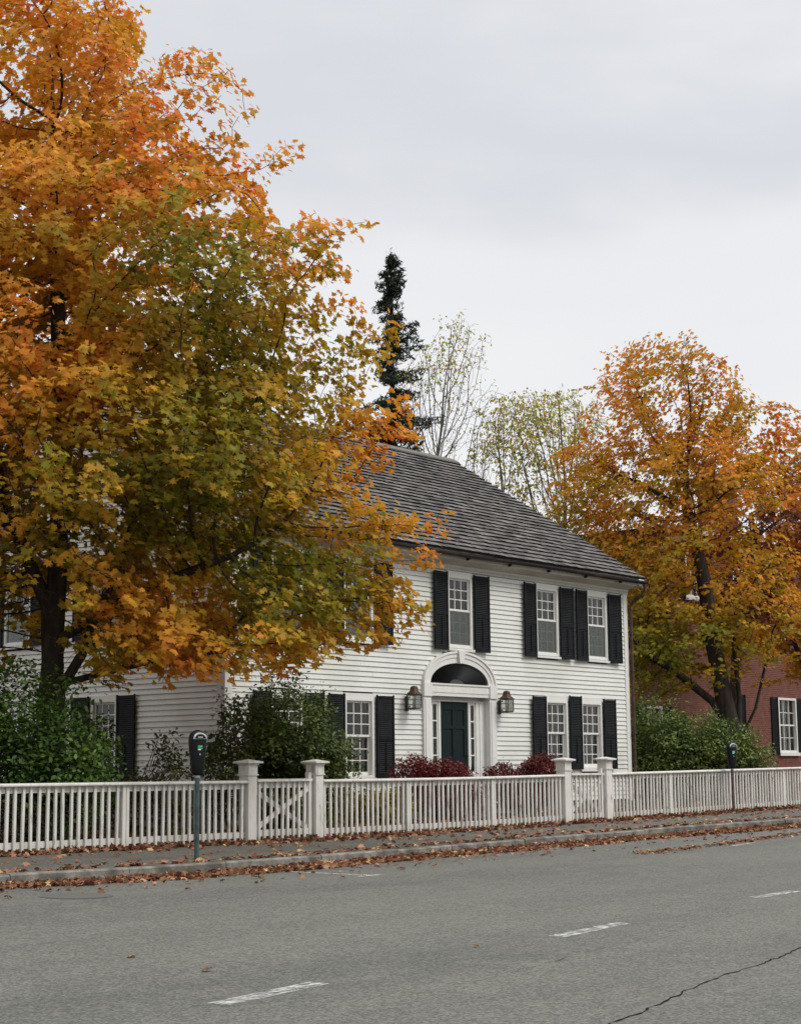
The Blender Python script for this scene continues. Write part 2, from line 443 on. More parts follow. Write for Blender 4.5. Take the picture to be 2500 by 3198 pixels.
def vnoise(P, scale, seed=0):
    off = Vector((seed * 13.7, seed * 7.1, seed * 3.3))
    return np.array([mnoise.noise(Vector(p) * scale + off) for p in P])

def grow(trunks, att, D=0.3, di=2.5, dk=0.55, up=0.15, iters=160, rs=None):
    """space colonisation: returns node positions and parents"""
    pos, par = [], []
    for tr in trunks:
        for i, (p, parent) in enumerate(tr):
            pos.append(np.array(p, float)); par.append(parent)
    pos = list(pos); par = list(par)
    A = att.copy(); Pn = np.array(pos)
    d = np.linalg.norm(A[:, None] - Pn[None], axis=2); near = d.argmin(1); dist = d.min(1)
    stuck = 0
    for it in range(iters):
        keep = dist > dk
        A, near, dist = A[keep], near[keep], dist[keep]
        if len(A) == 0: break
        act = dist < di
        if not act.any():
            di *= 1.3; continue
        idx = near[act]; Pp = np.array(pos)
        dirs = (A[act] - Pp[idx]) / dist[act][:, None]
        uq, inv = np.unique(idx, return_inverse=True)
        S = np.zeros((len(uq), 3)); np.add.at(S, inv, dirs)
        S += rs.normal(size=S.shape) * 0.10
        nn = np.linalg.norm(S, axis=1); ok = nn > 0.12
        uq, S, nn = uq[ok], S[ok], nn[ok]
        S = S / nn[:, None]; S[:, 2] += up; S /= np.linalg.norm(S, axis=1, keepdims=True)
        new = Pp[uq] + S * D
        if len(new) == 0:
            di *= 1.2; stuck += 1
            if stuck > 6: break
            continue
        base = len(pos)
        dd = np.linalg.norm(A[:, None] - new[None], axis=2); j = dd.argmin(1); dm = dd.min(1)
        for q, pr in zip(new, uq): pos.append(q); par.append(int(pr))
        better = dm < dist
        if not better.any():
            stuck += 1
            if stuck > 4: break
        else: stuck = 0
        near[better] = base + j[better]; dist[better] = dm[better]
    return np.array(pos), np.array(par)

def radii(pos, par, tip=0.006, e=2.3, scale=1.0):
    n = len(pos); r = np.zeros(n); kids = np.zeros(n, int)
    for i in range(n):
        if par[i] >= 0: kids[par[i]] += 1
    acc = np.where(kids == 0, tip ** e, 0.0)
    for i in range(n - 1, -1, -1):
        if par[i] >= 0: acc[par[i]] += acc[i] * 1.012
    r = acc ** (1 / e)
    return r * scale, kids

def branch_mesh(name, mat, pos, par, r, parent, minr=0.0, maxr=9, trunk_pts=None):
    vs, fs = [], []
    mask = np.array([par[i] >= 0 and minr <= r[i] <= maxr for i in range(len(pos))])
    for i in np.nonzero(mask)[0]:
        a, b = pos[par[i]], pos[i]
        ra, rb = min(r[par[i]], r[i] * 1.35), r[i]
        seg = 4 if rb < 0.02 else (6 if rb < 0.08 else 12)
        t = b - a; L = np.linalg.norm(t)
        if L < 1e-6: continue
        t /= L; q = np.cross(t, (0.3, 0.2, 1.0)); q /= np.linalg.norm(q) + 1e-9; w = np.cross(q, t)
        a = a - t * min(ra * 0.5, 0.05)
        base = len(vs)
        for p, rr in ((a, ra), (b + t * rb * 0.3, rb)):
            for k in range(seg):
                an = 6.2832 * k / seg
                vs.append(tuple(p + (q * math.cos(an) + w * math.sin(an)) * rr))
        for k in range(seg):
            k2 = (k + 1) % seg
            fs.append((base + k, base + k2, base + seg + k2, base + seg + k))
    mb = MB(); mb.add(vs, fs)
    return mb.build(name, mat, parent, 'world', smooth=True, fix=False)

def bark(name, c1, c2):
    mt, nt, b = new_mat(name, c1, 0.9, 0.2)
    c, f = noise_mix(nt, c1, c2, 5, 6, 0.35, 0.65, stretch=(2.2, 2.2, 0.5))
    nt.links.new(c, b.inputs['Base Color']); bump(nt, b, f, 0.8, 0.03)
    return mt
M['bark'] = bark('dark_maple_bark', (0.030, 0.024, 0.019), (0.065, 0.055, 0.043))
M['bark_grey'] = bark('grey_birch_bark', (0.16, 0.14, 0.125), (0.09, 0.075, 0.065))
M['bark_red'] = bark('shrub_stem', (0.05, 0.028, 0.02), (0.08, 0.05, 0.035))

RV = np.array((math.sin(YAW), -math.cos(YAW), 0.0))     # across the view
FV = np.array((math.cos(YAW), math.sin(YAW), 0.0))      # away from the viewer

def sample_blobs(blobs, n, rs, seed, gap=-0.22, gscale=0.55, shell=0.0, ragged=0.38, rscale_=0.85):
    """attractors inside a union of ellipsoids (across, away, up; radii), thinned by noise so that the crown has gaps"""
    vol = np.array([b[3] * b[4] * b[5] for b in blobs]); pr = vol / vol.sum(); out = []
    tot = 0
    while tot < n:
        k = rs.choice(len(blobs), size=n, p=pr)
        B = np.array(blobs)[k]
        d = rs.normal(size=(n, 3)); d /= np.linalg.norm(d, axis=1, keepdims=True)
        rad = rs.uniform(shell, 1, size=n) ** (1 / 3)
        q = B[:, :3] + d * B[:, 3:6]
        p = B[:, :3] + d * (rad * (1 + ragged * vnoise(q, rscale_, seed + 50)))[:, None] * B[:, 3:6]
        nz = vnoise(p, gscale, seed)
        p = p[nz > gap]
        out.append(p); tot += len(p)
    return np.concatenate(out)[:n]

def make_tree(name, label, cat, loc, blobs, trunk, n_att, leaves_per, leaf_size, colour, seed, barkm, group=None, leaf_r=0.03, spread=0.30, D=0.3, dk=0.55, up=0.12,
              base_r=0.2, tip=0.006, flat=0.22, shape='star', gap=-0.22, gscale=0.55, leafm='leaf', di=2.5, keepfn=None, tropism=None):
    rs = np.random.RandomState(seed)
    root = thing(name, label, cat, loc, group)
    L = np.array(loc)
    def W(p): return L + p[:, :1] * RV + p[:, 1:2] * FV + p[:, 2:3] * np.array((0, 0, 1.0))
    att = W(sample_blobs(blobs, n_att, rs, seed, gap, gscale))
    # trunk polylines given in (across, away, up)
    nodes = []; cnt = 0; seg_nodes = []
    allp = []
    for start, pl in trunk:
        pts = W(np.array(pl, float)); prev = start
        first = True
        for i in range(len(pts) - 1):
            n = max(1, int(np.linalg.norm(pts[i + 1] - pts[i]) / D))
            for j in range(0 if first else 1, n + 1):
                if first and start >= 0 and j == 0: continue
                allp.append((pts[i] + (pts[i + 1] - pts[i]) * j / n, prev)); prev = cnt; cnt += 1
            first = False
    pos, par = grow([allp], att, D, di, dk, up, 170, rs)
    raw, kids = radii(pos, par, tip, 2.35, 1.0)
    kx = math.log(base_r / tip) / math.log(raw[0] / tip)
    r = tip * (raw / tip) ** kx
    zrel = pos[:, 2] - L[2]
    fl = np.where(zrel < 0.5, 1 + 0.5 * (1 - zrel / 0.5), 1.0); r = r * np.where((r > 0.12), fl, 1)
    branch_mesh('trunk', barkm, pos, par, r, root)
    # leaves: flat sprays round every thin twig node
    tw = np.nonzero((raw < leaf_r) & (par >= 0))[0]
    if keepfn is not None:
        tw = tw[keepfn(pos[tw], L, rs)]
    spr = rs.poisson(leaves_per, size=len(tw))
    idx = np.repeat(tw, spr); n = len(idx)
    th = rs.uniform(0, 6.2832, n); rr = spread * np.sqrt(rs.uniform(0, 1, n))
    # each spray is tipped outwards and down from the crown's axis
    out = pos[tw] - L; out[:, 2] = 0; on = np.linalg.norm(out, axis=1, keepdims=True) + 1e-6; out = out / on
    nv = np.array((0, 0, 1.0)) + 0.45 * out + rs.normal(size=out.shape) * 0.26
    nv /= np.linalg.norm(nv, axis=1, keepdims=True)
    nrm_tw = np.zeros((len(pos), 3)); nrm_tw[tw] = nv
    Nn = nrm_tw[idx]; a = np.cross(Nn, (0.3, 1, 0.1)); a /= np.linalg.norm(a, axis=1, keepdims=True); c = np.cross(Nn, a)
    P = pos[idx] + a * (rr * np.cos(th))[:, None] + c * (rr * np.sin(th))[:, None] + Nn * rs.normal(0, spread * flat, n)[:, None]
    lo = P[:, 2] * 0 + 0.0
    LN = Nn + rs.normal(size=(n, 3)) * 0.52 + np.array((0, 0, -0.0))
    LN[:, :2] += 0.35 * (P - L)[:, :2] / (np.linalg.norm((P - L)[:, :2], axis=1, keepdims=True) + 1e-6)
    size = leaf_size * rs.uniform(0.5, 1.25, n)
    rel = P - L
    U = rel @ RV; Wd = rel @ FV; Zr = rel[:, 2]
    ctw = np.zeros(len(pos)); ctw[tw] = rs.normal(0, 1, len(tw))
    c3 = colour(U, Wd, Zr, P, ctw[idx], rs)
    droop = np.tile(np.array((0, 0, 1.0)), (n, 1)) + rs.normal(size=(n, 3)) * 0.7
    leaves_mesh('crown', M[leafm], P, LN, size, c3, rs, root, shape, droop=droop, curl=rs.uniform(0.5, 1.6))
    print(name, 'nodes', len(pos), 'leaves', n)
    return root

# ------------------------------------------------------------------ the white house
HY = 23.5                       # plane of its front wall
HX0, HX1 = 23.52, 38.2          # left and right corners
RIDGE_Y, RIDGE_Z = 29.3, 9.88
EAVE_Y, EAVE_Z = 23.08, 6.00
BACK_Y = 2 * RIDGE_Y - HY
PITCHK = (RIDGE_Z - EAVE_Z) / (RIDGE_Y - EAVE_Y)
house = thing('clapboard_house', 'two-storey white clapboard house with black shutters, wood-shingled gable roof and arched front door', 'house', (30.9, HY, 0))

CL = 0.1093
def cut_rows(z0, z1, x0f, x1f, holes):
    """yields (zbottom, ztop, [(xa, xb), ...]) for every course"""
    z = z0
    while z < z1 - 0.01:
        zt = min(z + CL, z1); zm = z + CL / 2
        segs = [(x0f(zm), x1f(zm))]
        for h in holes:
            iv = h(zm)
            if iv is None: continue
            a, b = iv; ns = []
            for s, e in segs:
                if b <= s or a >= e: ns.append((s, e)); continue
                if a > s: ns.append((s, a))
                if b < e: ns.append((b, e))
            segs = ns
        yield z, zt, [s for s in segs if s[1] - s[0] > 0.01]
        z += CL
def rect_hole(x0, x1, z0, z1): return lambda z: (x0, x1) if z0 < z < z1 else None

# window openings on the front: (x0, x1, z0, z1, kind)
WF = [(24.76, 25.70, 3.885, 5.49, 'up'), (26.97, 27.93, 3.885, 5.49, 'up'), (30.55, 31.47, 3.885, 5.49, 'up'), (34.04, 35.00, 3.885, 5.49, 'up'), (36.29, 37.22, 3.885, 5.49, 'up'),
      (24.76, 25.70, 1.01, 2.62, 'brown'), (26.99, 27.94, 1.01, 2.62, 'brown'), (34.38, 35.32, 1.16, 2.76, 'white'), (35.93, 36.87, 1.16, 2.76, 'white')]
DX = 30.95
def door_hole(z):
    if z < 3.02: return (29.60, 32.30)
    if z < 3.75:
        t = 1 - ((z - 3.02) / 0.735) ** 2
        if t <= 0: return None
        h = 1.345 * math.sqrt(t); return (DX - h, DX + h)
    return None
rng = random.Random(11)
def clap_wall(name, rows, place, label=None):
    mb = MB()
    for zb, zt, segs in rows:
        for a, b in segs:
            # butt joints every few metres
            cuts = [a]; p = a + rng.uniform(1.2, 4.5)
            while p < b - 0.6: cuts.append(p); p += rng.uniform(2.2, 4.8)
            cuts.append(b)
            for s, e in zip(cuts, cuts[1:]):
                j = rng.uniform(-0.002, 0.002); e2 = e - (0.002 if e < b else 0); jz = rng.uniform(-0.0015, 0.0015)
                prof = [(-0.004, zb + jz), (0.05, zb + jz), (0.05, zt), (0.036, zt), (0.036, zt - 0.011), (0.016, zt - 0.011)]
                vs = [place(s, y + j, z) for y, z in prof] + [place(e2, y + j, z) for y, z in prof]
                mb.add(vs, [(0, 1, 2, 3, 4, 5), (11, 10, 9, 8, 7, 6)] + [(q, (q + 1) % 6, (q + 1) % 6 + 6, q + 6) for q in range(6)])
    o = mb.build(name, M['clap'], house, 'world', fix=True)
    if label: o['label'] = label
    return o
holes = [rect_hole(a - 0.01, b + 0.01, c - 0.12, d + 0.10) for a, b, c, d, k in WF] + [door_hole]
clap_wall('front_wall', cut_rows(0.35, 5.60, lambda z: HX0 + 0.17, lambda z: HX1 - 0.15, holes), lambda x, y, z: (x, HY - 0.02 + y, z))
def side_place(x, y, z): return (HX0 - 0.02 + y, x, z)
WS = [(26.55, 27.35, 1.02, 2.60, 'curtain'), (29.35, 30.25, 3.9, 5.5, 'up'), (26.45, 27.35, 3.9, 5.5, 'up'), (30.0, 30.8, 6.2, 7.6, 'up')]
def gab0(z): return HY + 0.17 if z < 5.9 else EAVE_Y + (z - EAVE_Z + 0.12) / PITCHK
def gab1(z): return BACK_Y - 0.17 if z < 5.9 else 2 * RIDGE_Y - gab0(z)
clap_wall('side_wall', cut_rows(0.80, RIDGE_Z - 0.2, gab0, gab1, [rect_hole(a - 0.08, b + 0.08, c - 0.1, d + 0.08) for a, b, c, d, k in WS]), side_place, 'shaded gable-end wall of white clapboards')
clap_wall('side_wall', cut_rows(0.40, RIDGE_Z - 0.2, gab0, gab1, []), lambda x, y, z: (HX1 + 0.02 - y, x, z))
clap_wall('rear_wall', cut_rows(0.40, 5.8, lambda z: HX0 + 0.1, lambda z: HX1 - 0.1, []), lambda x, y, z: (x, BACK_Y + 0.02 - y, z))
mb = MB(); mb.box(HX0 - 0.035, HX0 + 0.17, HY - 0.035, HY + 0.06, 0.3, 5.72); mb.build('corner_board', M['trim'], house, 'world', bevel=0.006)
mb = MB(); mb.box(HX0 - 0.035, HX0 + 0.06, HY + 0.062, HY + 0.19, 0.3, 5.9); mb.build('corner_board', M['trim'], house, 'world', bevel=0.006)
mb = MB(); mb.box(HX1 - 0.15, HX1 + 0.035, HY - 0.035, HY + 0.06, 0.3, 5.72); mb.build('corner_board', M['trim'], house, 'world', bevel=0.006)
mb = MB(); mb.box(HX1 - 0.06, HX1 + 0.035, HY + 0.062, HY + 0.19, 0.3, 5.9); mb.build('corner_board', M['trim'], house, 'world', bevel=0.006)
_mt, _nt, _b = new_mat('grey_stone_foundation', (0.2, 0.19, 0.17), 0.9, 0.2)
_tc = N(_nt, "ShaderNodeTexCoord"); _mp = N(_nt, "ShaderNodeMapping"); _mp.inputs['Rotation'].default_value = (math.radians(90), 0, math.radians(90))
_br = N(_nt, "ShaderNodeTexBrick"); _nt.links.new(_tc.outputs['Object'], _mp.inputs[0]); _nt.links.new(_mp.outputs[0], _br.inputs[0])
_br.inputs['Scale'].default_value = 1.0; _br.inputs['Brick Width'].default_value = 0.42; _br.inputs['Row Height'].default_value = 0.16; _br.inputs['Mortar Size'].default_value = 0.012
_br.inputs['Color1'].default_value = (0.16, 0.15, 0.13, 1); _br.inputs['Color2'].default_value = (0.10, 0.095, 0.085, 1); _br.inputs['Mortar'].default_value = (0.05, 0.045, 0.04, 1)
_nt.links.new(_br.outputs[0], _b.inputs['Base Color'])
mb = MB(); mb.box(HX0 + 0.03, HX1 - 0.03, HY + 0.03, HY + 0.3, -0.3, 0.36); mb.box(HX0 + 0.03, HX0 + 0.3, HY + 0.302, BACK_Y - 0.1, -0.3, 0.80); mb.box(HX1 - 0.3, HX1 - 0.03, HY + 0.302, BACK_Y - 0.1, -0.3, 0.42); mb.box(HX0 + 0.302, HX1 - 0.302, BACK_Y - 0.4, BACK_Y - 0.1, -0.3, 0.42)
mb.build('foundation', _mt, house, 'world')

# cornice: frieze, little dentils, sloped bed mould, soffit
mb = MB()
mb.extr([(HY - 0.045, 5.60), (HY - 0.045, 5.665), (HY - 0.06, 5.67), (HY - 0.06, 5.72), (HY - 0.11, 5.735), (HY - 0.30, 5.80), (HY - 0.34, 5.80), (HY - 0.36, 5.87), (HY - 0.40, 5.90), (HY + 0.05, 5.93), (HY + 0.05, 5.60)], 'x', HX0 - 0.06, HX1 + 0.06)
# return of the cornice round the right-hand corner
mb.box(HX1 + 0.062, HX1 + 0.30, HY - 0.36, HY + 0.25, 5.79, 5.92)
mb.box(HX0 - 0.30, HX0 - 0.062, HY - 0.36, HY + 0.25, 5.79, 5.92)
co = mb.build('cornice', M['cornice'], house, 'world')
mb = MB(); x = HX0
while x < HX1:
    mb.box(x, x + 0.030, HY - 0.058, HY - 0.043, 5.635, 5.662); x += 0.06
mb.box(HX0, HX1, HY - 0.0475, HY - 0.0462, 5.632, 5.667)
mb.build('dentil_band', M['cornice'], house, 'world')
for X0, X1 in ((HX0 - 0.22, HX0 - 0.03), (HX1 + 0.03, HX1 + 0.28)):   # rake boards on both gables
    for s in (1, -1):
        mb = MB()
        ya, yb = EAVE_Y, RIDGE_Y
        P = []
        for y, z in ((ya, EAVE_Z - 0.02), (yb, RIDGE_Z - 0.03)):
            yy = y if s == 1 else 2 * RIDGE_Y - y
            P += [(X0, yy, z - 0.17), (X1, yy, z - 0.17), (X1, yy, z - 0.01), (X0, yy, z - 0.01)]
        mb.hexa(P); mb.build('rake_board', M['trim'], house, 'world')

# roof: every wood shingle laid in overlapping courses
mt, nt, b = new_mat('weathered_wood_shingle', (0.1, 0.1, 0.1), 0.9, 0.15)
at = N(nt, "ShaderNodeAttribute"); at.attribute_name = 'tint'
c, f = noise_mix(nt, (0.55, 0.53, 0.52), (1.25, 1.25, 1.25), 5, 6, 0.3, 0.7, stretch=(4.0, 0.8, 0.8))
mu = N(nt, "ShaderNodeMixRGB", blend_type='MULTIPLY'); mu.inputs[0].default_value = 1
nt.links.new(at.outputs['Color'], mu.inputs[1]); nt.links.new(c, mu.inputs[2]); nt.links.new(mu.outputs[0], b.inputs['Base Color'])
bump(nt, b, f, 0.5, 0.006)
M['shingle'] = mt
mb = MB(); rs = random.Random(3)
S = math.hypot(RIDGE_Y - EAVE_Y, RIDGE_Z - EAVE_Z); ny, nz_ = -(RIDGE_Z - EAVE_Z) / S, (RIDGE_Y - EAVE_Y) / S
cy, cz = (RIDGE_Y - EAVE_Y) / S, (RIDGE_Z - EAVE_Z) / S
RX0, RX1 = HX0 - 0.30, HX1 + 0.36
NC = 29; ex = S / NC
for k in range(NC):
    x = RX0 - rs.uniform(0, 0.1)
    sag = 0.012 * math.sin(k * 1.7)
    while x < RX1:
        w = rs.uniform(0.10, 0.23); xe = min(x + w, RX1 + rs.uniform(-0.015, 0.02)); xs = max(x, RX0)
        if xe - xs > 0.02:
            s0 = k * ex - rs.uniform(0, 0.014) + (0 if k else 0); s1 = min(k * ex + ex * 1.15, S)
            g = rs.uniform(0.70, 1.28); col = (0.150 * g, 0.145 * g, 0.140 * g) if rs.random() > 0.2 else (0.20 * g, 0.19 * g, 0.178 * g)
            if rs.random() < 0.15: col = tuple(0.62 * q for q in col)
            th = 0.046 + rs.uniform(-0.008, 0.009); P = []
            wave = 0.010 * math.sin(xs * 0.9 + k * 0.35)
            for s, h0, h1 in ((s0 + wave, 0.0, th), (s1, -0.004, 0.006)):
                for xx, hh in ((xs, h0), (xe - 0.004, h0), (xe - 0.004, h1), (xs, h1)):
                    P.append((xx, EAVE_Y + cy * s + ny * hh, EAVE_Z + cz * s + nz_ * hh))
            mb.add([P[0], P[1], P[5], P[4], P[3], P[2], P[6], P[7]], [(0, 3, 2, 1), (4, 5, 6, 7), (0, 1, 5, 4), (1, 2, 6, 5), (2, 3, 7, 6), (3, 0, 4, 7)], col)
            mb.c[-4] = (0.016, 0.014, 0.013)      # shadow line under each course, painted onto the butt end
        x += w
# solid deck below, and the rear slope
def slab(y0, z0, y1, z1, t, col=(0.1, 0.095, 0.09)):
    mb.hexa([(RX0, y0, z0 - t), (RX1, y0, z0 - t), (RX1, y1, z1 - t), (RX0, y1, z1 - t), (RX0, y0, z0 - 0.006), (RX1, y0, z0 - 0.006), (RX1, y1, z1 - 0.006), (RX0, y1, z1 - 0.006)], col)
slab(EAVE_Y + 0.02, EAVE_Z + 0.01, RIDGE_Y, RIDGE_Z, 0.05)
slab(2 * RIDGE_Y - EAVE_Y, EAVE_Z, RIDGE_Y + 0.002, RIDGE_Z, 0.05)
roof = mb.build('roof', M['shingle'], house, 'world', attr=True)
mb = MB()
mt, nt, b = new_mat('weathered_ridge_board', (0.15, 0.14, 0.125), 0.85, 0.2)
for s in (1, -1):
    y1 = RIDGE_Y - s * 0.20; z1 = RIDGE_Z - 0.20 * PITCHK + 0.05
    mb.hexa([(RX0, y1, z1), (RX1, y1, z1), (RX1, RIDGE_Y - s * 0.001, RIDGE_Z + 0.05), (RX0, RIDGE_Y - s * 0.001, RIDGE_Z + 0.05), (RX0, y1, z1 + 0.03), (RX1, y1, z1 + 0.03), (RX1, RIDGE_Y - s * 0.001, RIDGE_Z + 0.085), (RX0, RIDGE_Y - s * 0.001, RIDGE_Z + 0.085)])
o = mb.build('ridge_cap', mt, roof, (0, 0, 0))

# gutter with hangers, and the downspout
GY = EAVE_Y - 0.05; GZ = 5.93
mb = MB()
prof = [(GY + 0.075 * math.cos(a), GZ + 0.075 * math.sin(a)) for a in [math.pi + i * math.pi / 8 for i in range(9)]]
prof += [(GY + 0.055 * math.cos(a), GZ + 0.06 * math.sin(a)) for a in [2 * math.pi - i * math.pi / 8 for i in range(9)]]
segs = 12
for i in range(segs):
    xa, xb = HX0 - 0.3 + i * (HX1 + 0.62 - HX0) / segs, HX0 - 0.3 + (i + 1) * (HX1 + 0.62 - HX0) / segs
    n = len(prof)
    za, zb = -0.012 * math.sin(i * 1.3), -0.012 * math.sin((i + 1) * 1.3)
    mb.add([(xa, p[0], p[1] + za) for p in prof] + [(xb, p[0], p[1] + zb) for p in prof], [(j, (j + 1) % n, (j + 1) % n + n, j + n) for j in range(n)] + ([tuple(range(n))] if i in (0,) else []) + ([tuple(range(n, 2 * n))] if i == segs - 1 else []))
gut = mb.build('gutter', M['gutter'], house, 'world')
x = HX0 + 0.8
while x < HX1 + 0.2:
    mb = MB(); mb.box(x, x + 0.02, GY - 0.012, GY + 0.08, GZ - 0.13, GZ - 0.070); mb.box(x, x + 0.10, GY + 0.02, GY + 0.045, GZ - 0.10, GZ - 0.0745); mb.build('gutter_hanger', M['gutter'], gut); x += 1.62
mb = MB()
sx, sy = HX1 + 0.10, HY - 0.09
mb.tube([(HX1 + 0.22, GY, GZ - 0.05), (HX1 + 0.22, GY, GZ - 0.25), (HX1 + 0.19, GY + 0.05, GZ - 0.34), (sx + 0.02, sy - 0.07, 5.42), (sx, sy, 5.30), (sx, sy, 5.0), (sx, sy, 0.45), (sx + 0.05, sy - 0.12, 0.33)], 0.042, 10)
for z in (5.2, 3.6, 2.0): mb.box(sx - 0.06, sx + 0.055, sy - 0.05, sy + 0.07, z, z + 0.035)
mb.build('downspout', M['iron'], house, 'world', smooth=False)

# ---- windows and shutters
def place_on(o, wall, x, z):
    w = Vector(house['_w'])
    if wall == 'front': o.location = Vector((x, HY - 0.02, z)) - w
    else: o.location = Vector((HX0 - 0.02, x, z)) - w; o.rotation_euler = (0, 0, -math.pi / 2)
    o.parent = house
_cache = {}
def part_mesh(key, fn, mat, name):
    if key not in _cache:
        mb = MB(); fn(mb)
        o = mb.build(name, mat); _cache[key] = o; return o
    o = _cache[key].copy(); COL.objects.link(o); return o
def window(wall, x0, x1, z0, z1, kind, head=0.10):
    w, h = round(x1 - x0, 3), round(z1 - z0, 3); f = 0.065; mid = h / 2 - 0.005; d = 0.06
    def frame(mb):
        mb.box(0, f, -0.02, 0.16, 0, h); mb.box(w - f, w, -0.02, 0.16, 0, h)
        mb.box(f, w - f, -0.02, 0.16, h - f * 0.9, h)
        mb.box(-0.02 if wall == 'front' else 0, w + 0.02, -0.015, 0.10, h, h + head)                  # head casing
    def sash(mb):
        for (a, b, yy) in ((mid, h - f * 0.9, 0.035), (0.0, mid + 0.03, 0.075)):
            s = 0.042
            mb.box(f, f + s, yy, yy + 0.035, a, b); mb.box(w - f - s, w - f, yy, yy + 0.035, a, b)
            mb.box(f + s, w - f - s, yy, yy + 0.035, a, a + s * (1.1 if a else 1.7)); mb.box(f + s, w - f - s, yy, yy + 0.035, b - s, b)
            xi0, xi1, za, zb = f + s, w - f - s, a + s * (1.1 if a else 1.7), b - s
            for k in (1, 2):
                xm = xi0 + (xi1 - xi0) * k / 3; mb.box(xm - 0.010, xm + 0.010, yy + 0.004, yy + 0.030, za, zb)
                zm = za + (zb - za) * k / 3
                xl = xi0
                for q in (1, 2, 3):
                    xr = xi0 + (xi1 - xi0) * q / 3 - (0.010 if q < 3 else 0)
                    mb.box(xl, xr, yy + 0.004, yy + 0.030, zm - 0.010, zm + 0.010); xl = xr + 0.020
    def sill(mb):
        mb.box(0.0, w, -0.025, 0.14, -0.05, 0.0); mb.extr([(-0.06, -0.115), (0.02, -0.115), (0.02, -0.051), (-0.06, -0.062)], 'x', -0.09, w + 0.05)
    def pane(mb):
        mb.box(f + 0.03, w - f - 0.03, 0.050, 0.054, mid + 0.02, h - f); mb.box(f + 0.03, w - f - 0.03, 0.090, 0.094, 0.03, mid)
    def screen(mb): mb.box(f + 0.004, w - f - 0.004, 0.012, 0.016, 0.03, mid); 
    def sframe(mb):
        mb.box(f, w - f, 0.0, 0.03, mid - 0.005, mid + 0.030); mb.box(f + 0.001, w - f - 0.001, 0.0, 0.03, 0.0, 0.035); mb.box(f + 0.001, f + 0.016, 0.002, 0.028, 0.034, mid - 0.004); mb.box(w - f - 0.016, w - f - 0.001, 0.002, 0.028, 0.034, mid - 0.004)
    rr = random.Random(int(x0 * 100))
    fr = part_mesh(('frame', w, h, wall), frame, M['trim'], 'window'); place_on(fr, wall, x0, z0)
    kids = [part_mesh(('sash', w, h), sash, M['trim'], 'sash'), part_mesh(('sill', w, h), sill, M['trim'], 'sill'), part_mesh(('pane', w, h), pane, M['glass'], 'pane')]
    if kind == 'up':
        kids += [part_mesh(('screen', w, h), screen, M['screen'], 'insect_screen'), part_mesh(('sf', w, h), sframe, M['trim'], 'screen_frame')]
    if kind in ('up', 'white', 'brown'):
        mat = M['blind_brown'] if kind == 'brown' else M['blind']
        def blind(mb):
            z = 0.06; n = 4 if kind != 'brown' else 1; y = 0.108
            ww = (w - 2 * f - 0.02) / n
            for i in range(n):
                xa = f + 0.01 + i * ww
                if n > 1:
                    mb.box(xa, xa + 0.03, y, y + 0.025, 0.05, h - 0.08); mb.box(xa + ww - 0.03, xa + ww - 0.002, y, y + 0.025, 0.05, h - 0.08)
            step = 0.066 if n > 1 else 0.062
            while z < h - 0.10:
                for i in range(n):
                    xa = f + 0.01 + i * ww + (0.032 if n > 1 else 0); xb = f + 0.01 + (i + 1) * ww - (0.034 if n > 1 else 0)
                    a0, a1 = (0.0, 0.047) if n > 1 else (0.008, 0.040)
                    mb.extr([(y, z), (y + 0.006, z - 0.001), (y + 0.022, z + a1), (y + 0.016, z + a1 + 0.002)], 'x', xa, xb)
                z += step
        kids.append(part_mesh(('blind', w, h, kind), blind, mat, 'blind'))
    else:
        def curt(mb):
            for i in range(9):
                xa = f + (w - 2 * f) * i / 9; mb.box(xa, xa + (w - 2 * f) / 9 - 0.006, 0.20 + 0.02 * (i % 2), 0.23 + 0.02 * (i % 2), 0.02, h - 0.05)
        kids.append(part_mesh(('curt', w, h), curt, M['curtain'], 'curtain'))
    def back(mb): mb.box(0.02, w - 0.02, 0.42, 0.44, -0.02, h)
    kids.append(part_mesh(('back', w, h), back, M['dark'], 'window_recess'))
    for k in kids: k.parent = fr; k.location = (0, 0, 0); k.rotation_euler = (0, 0, 0)
    return fr

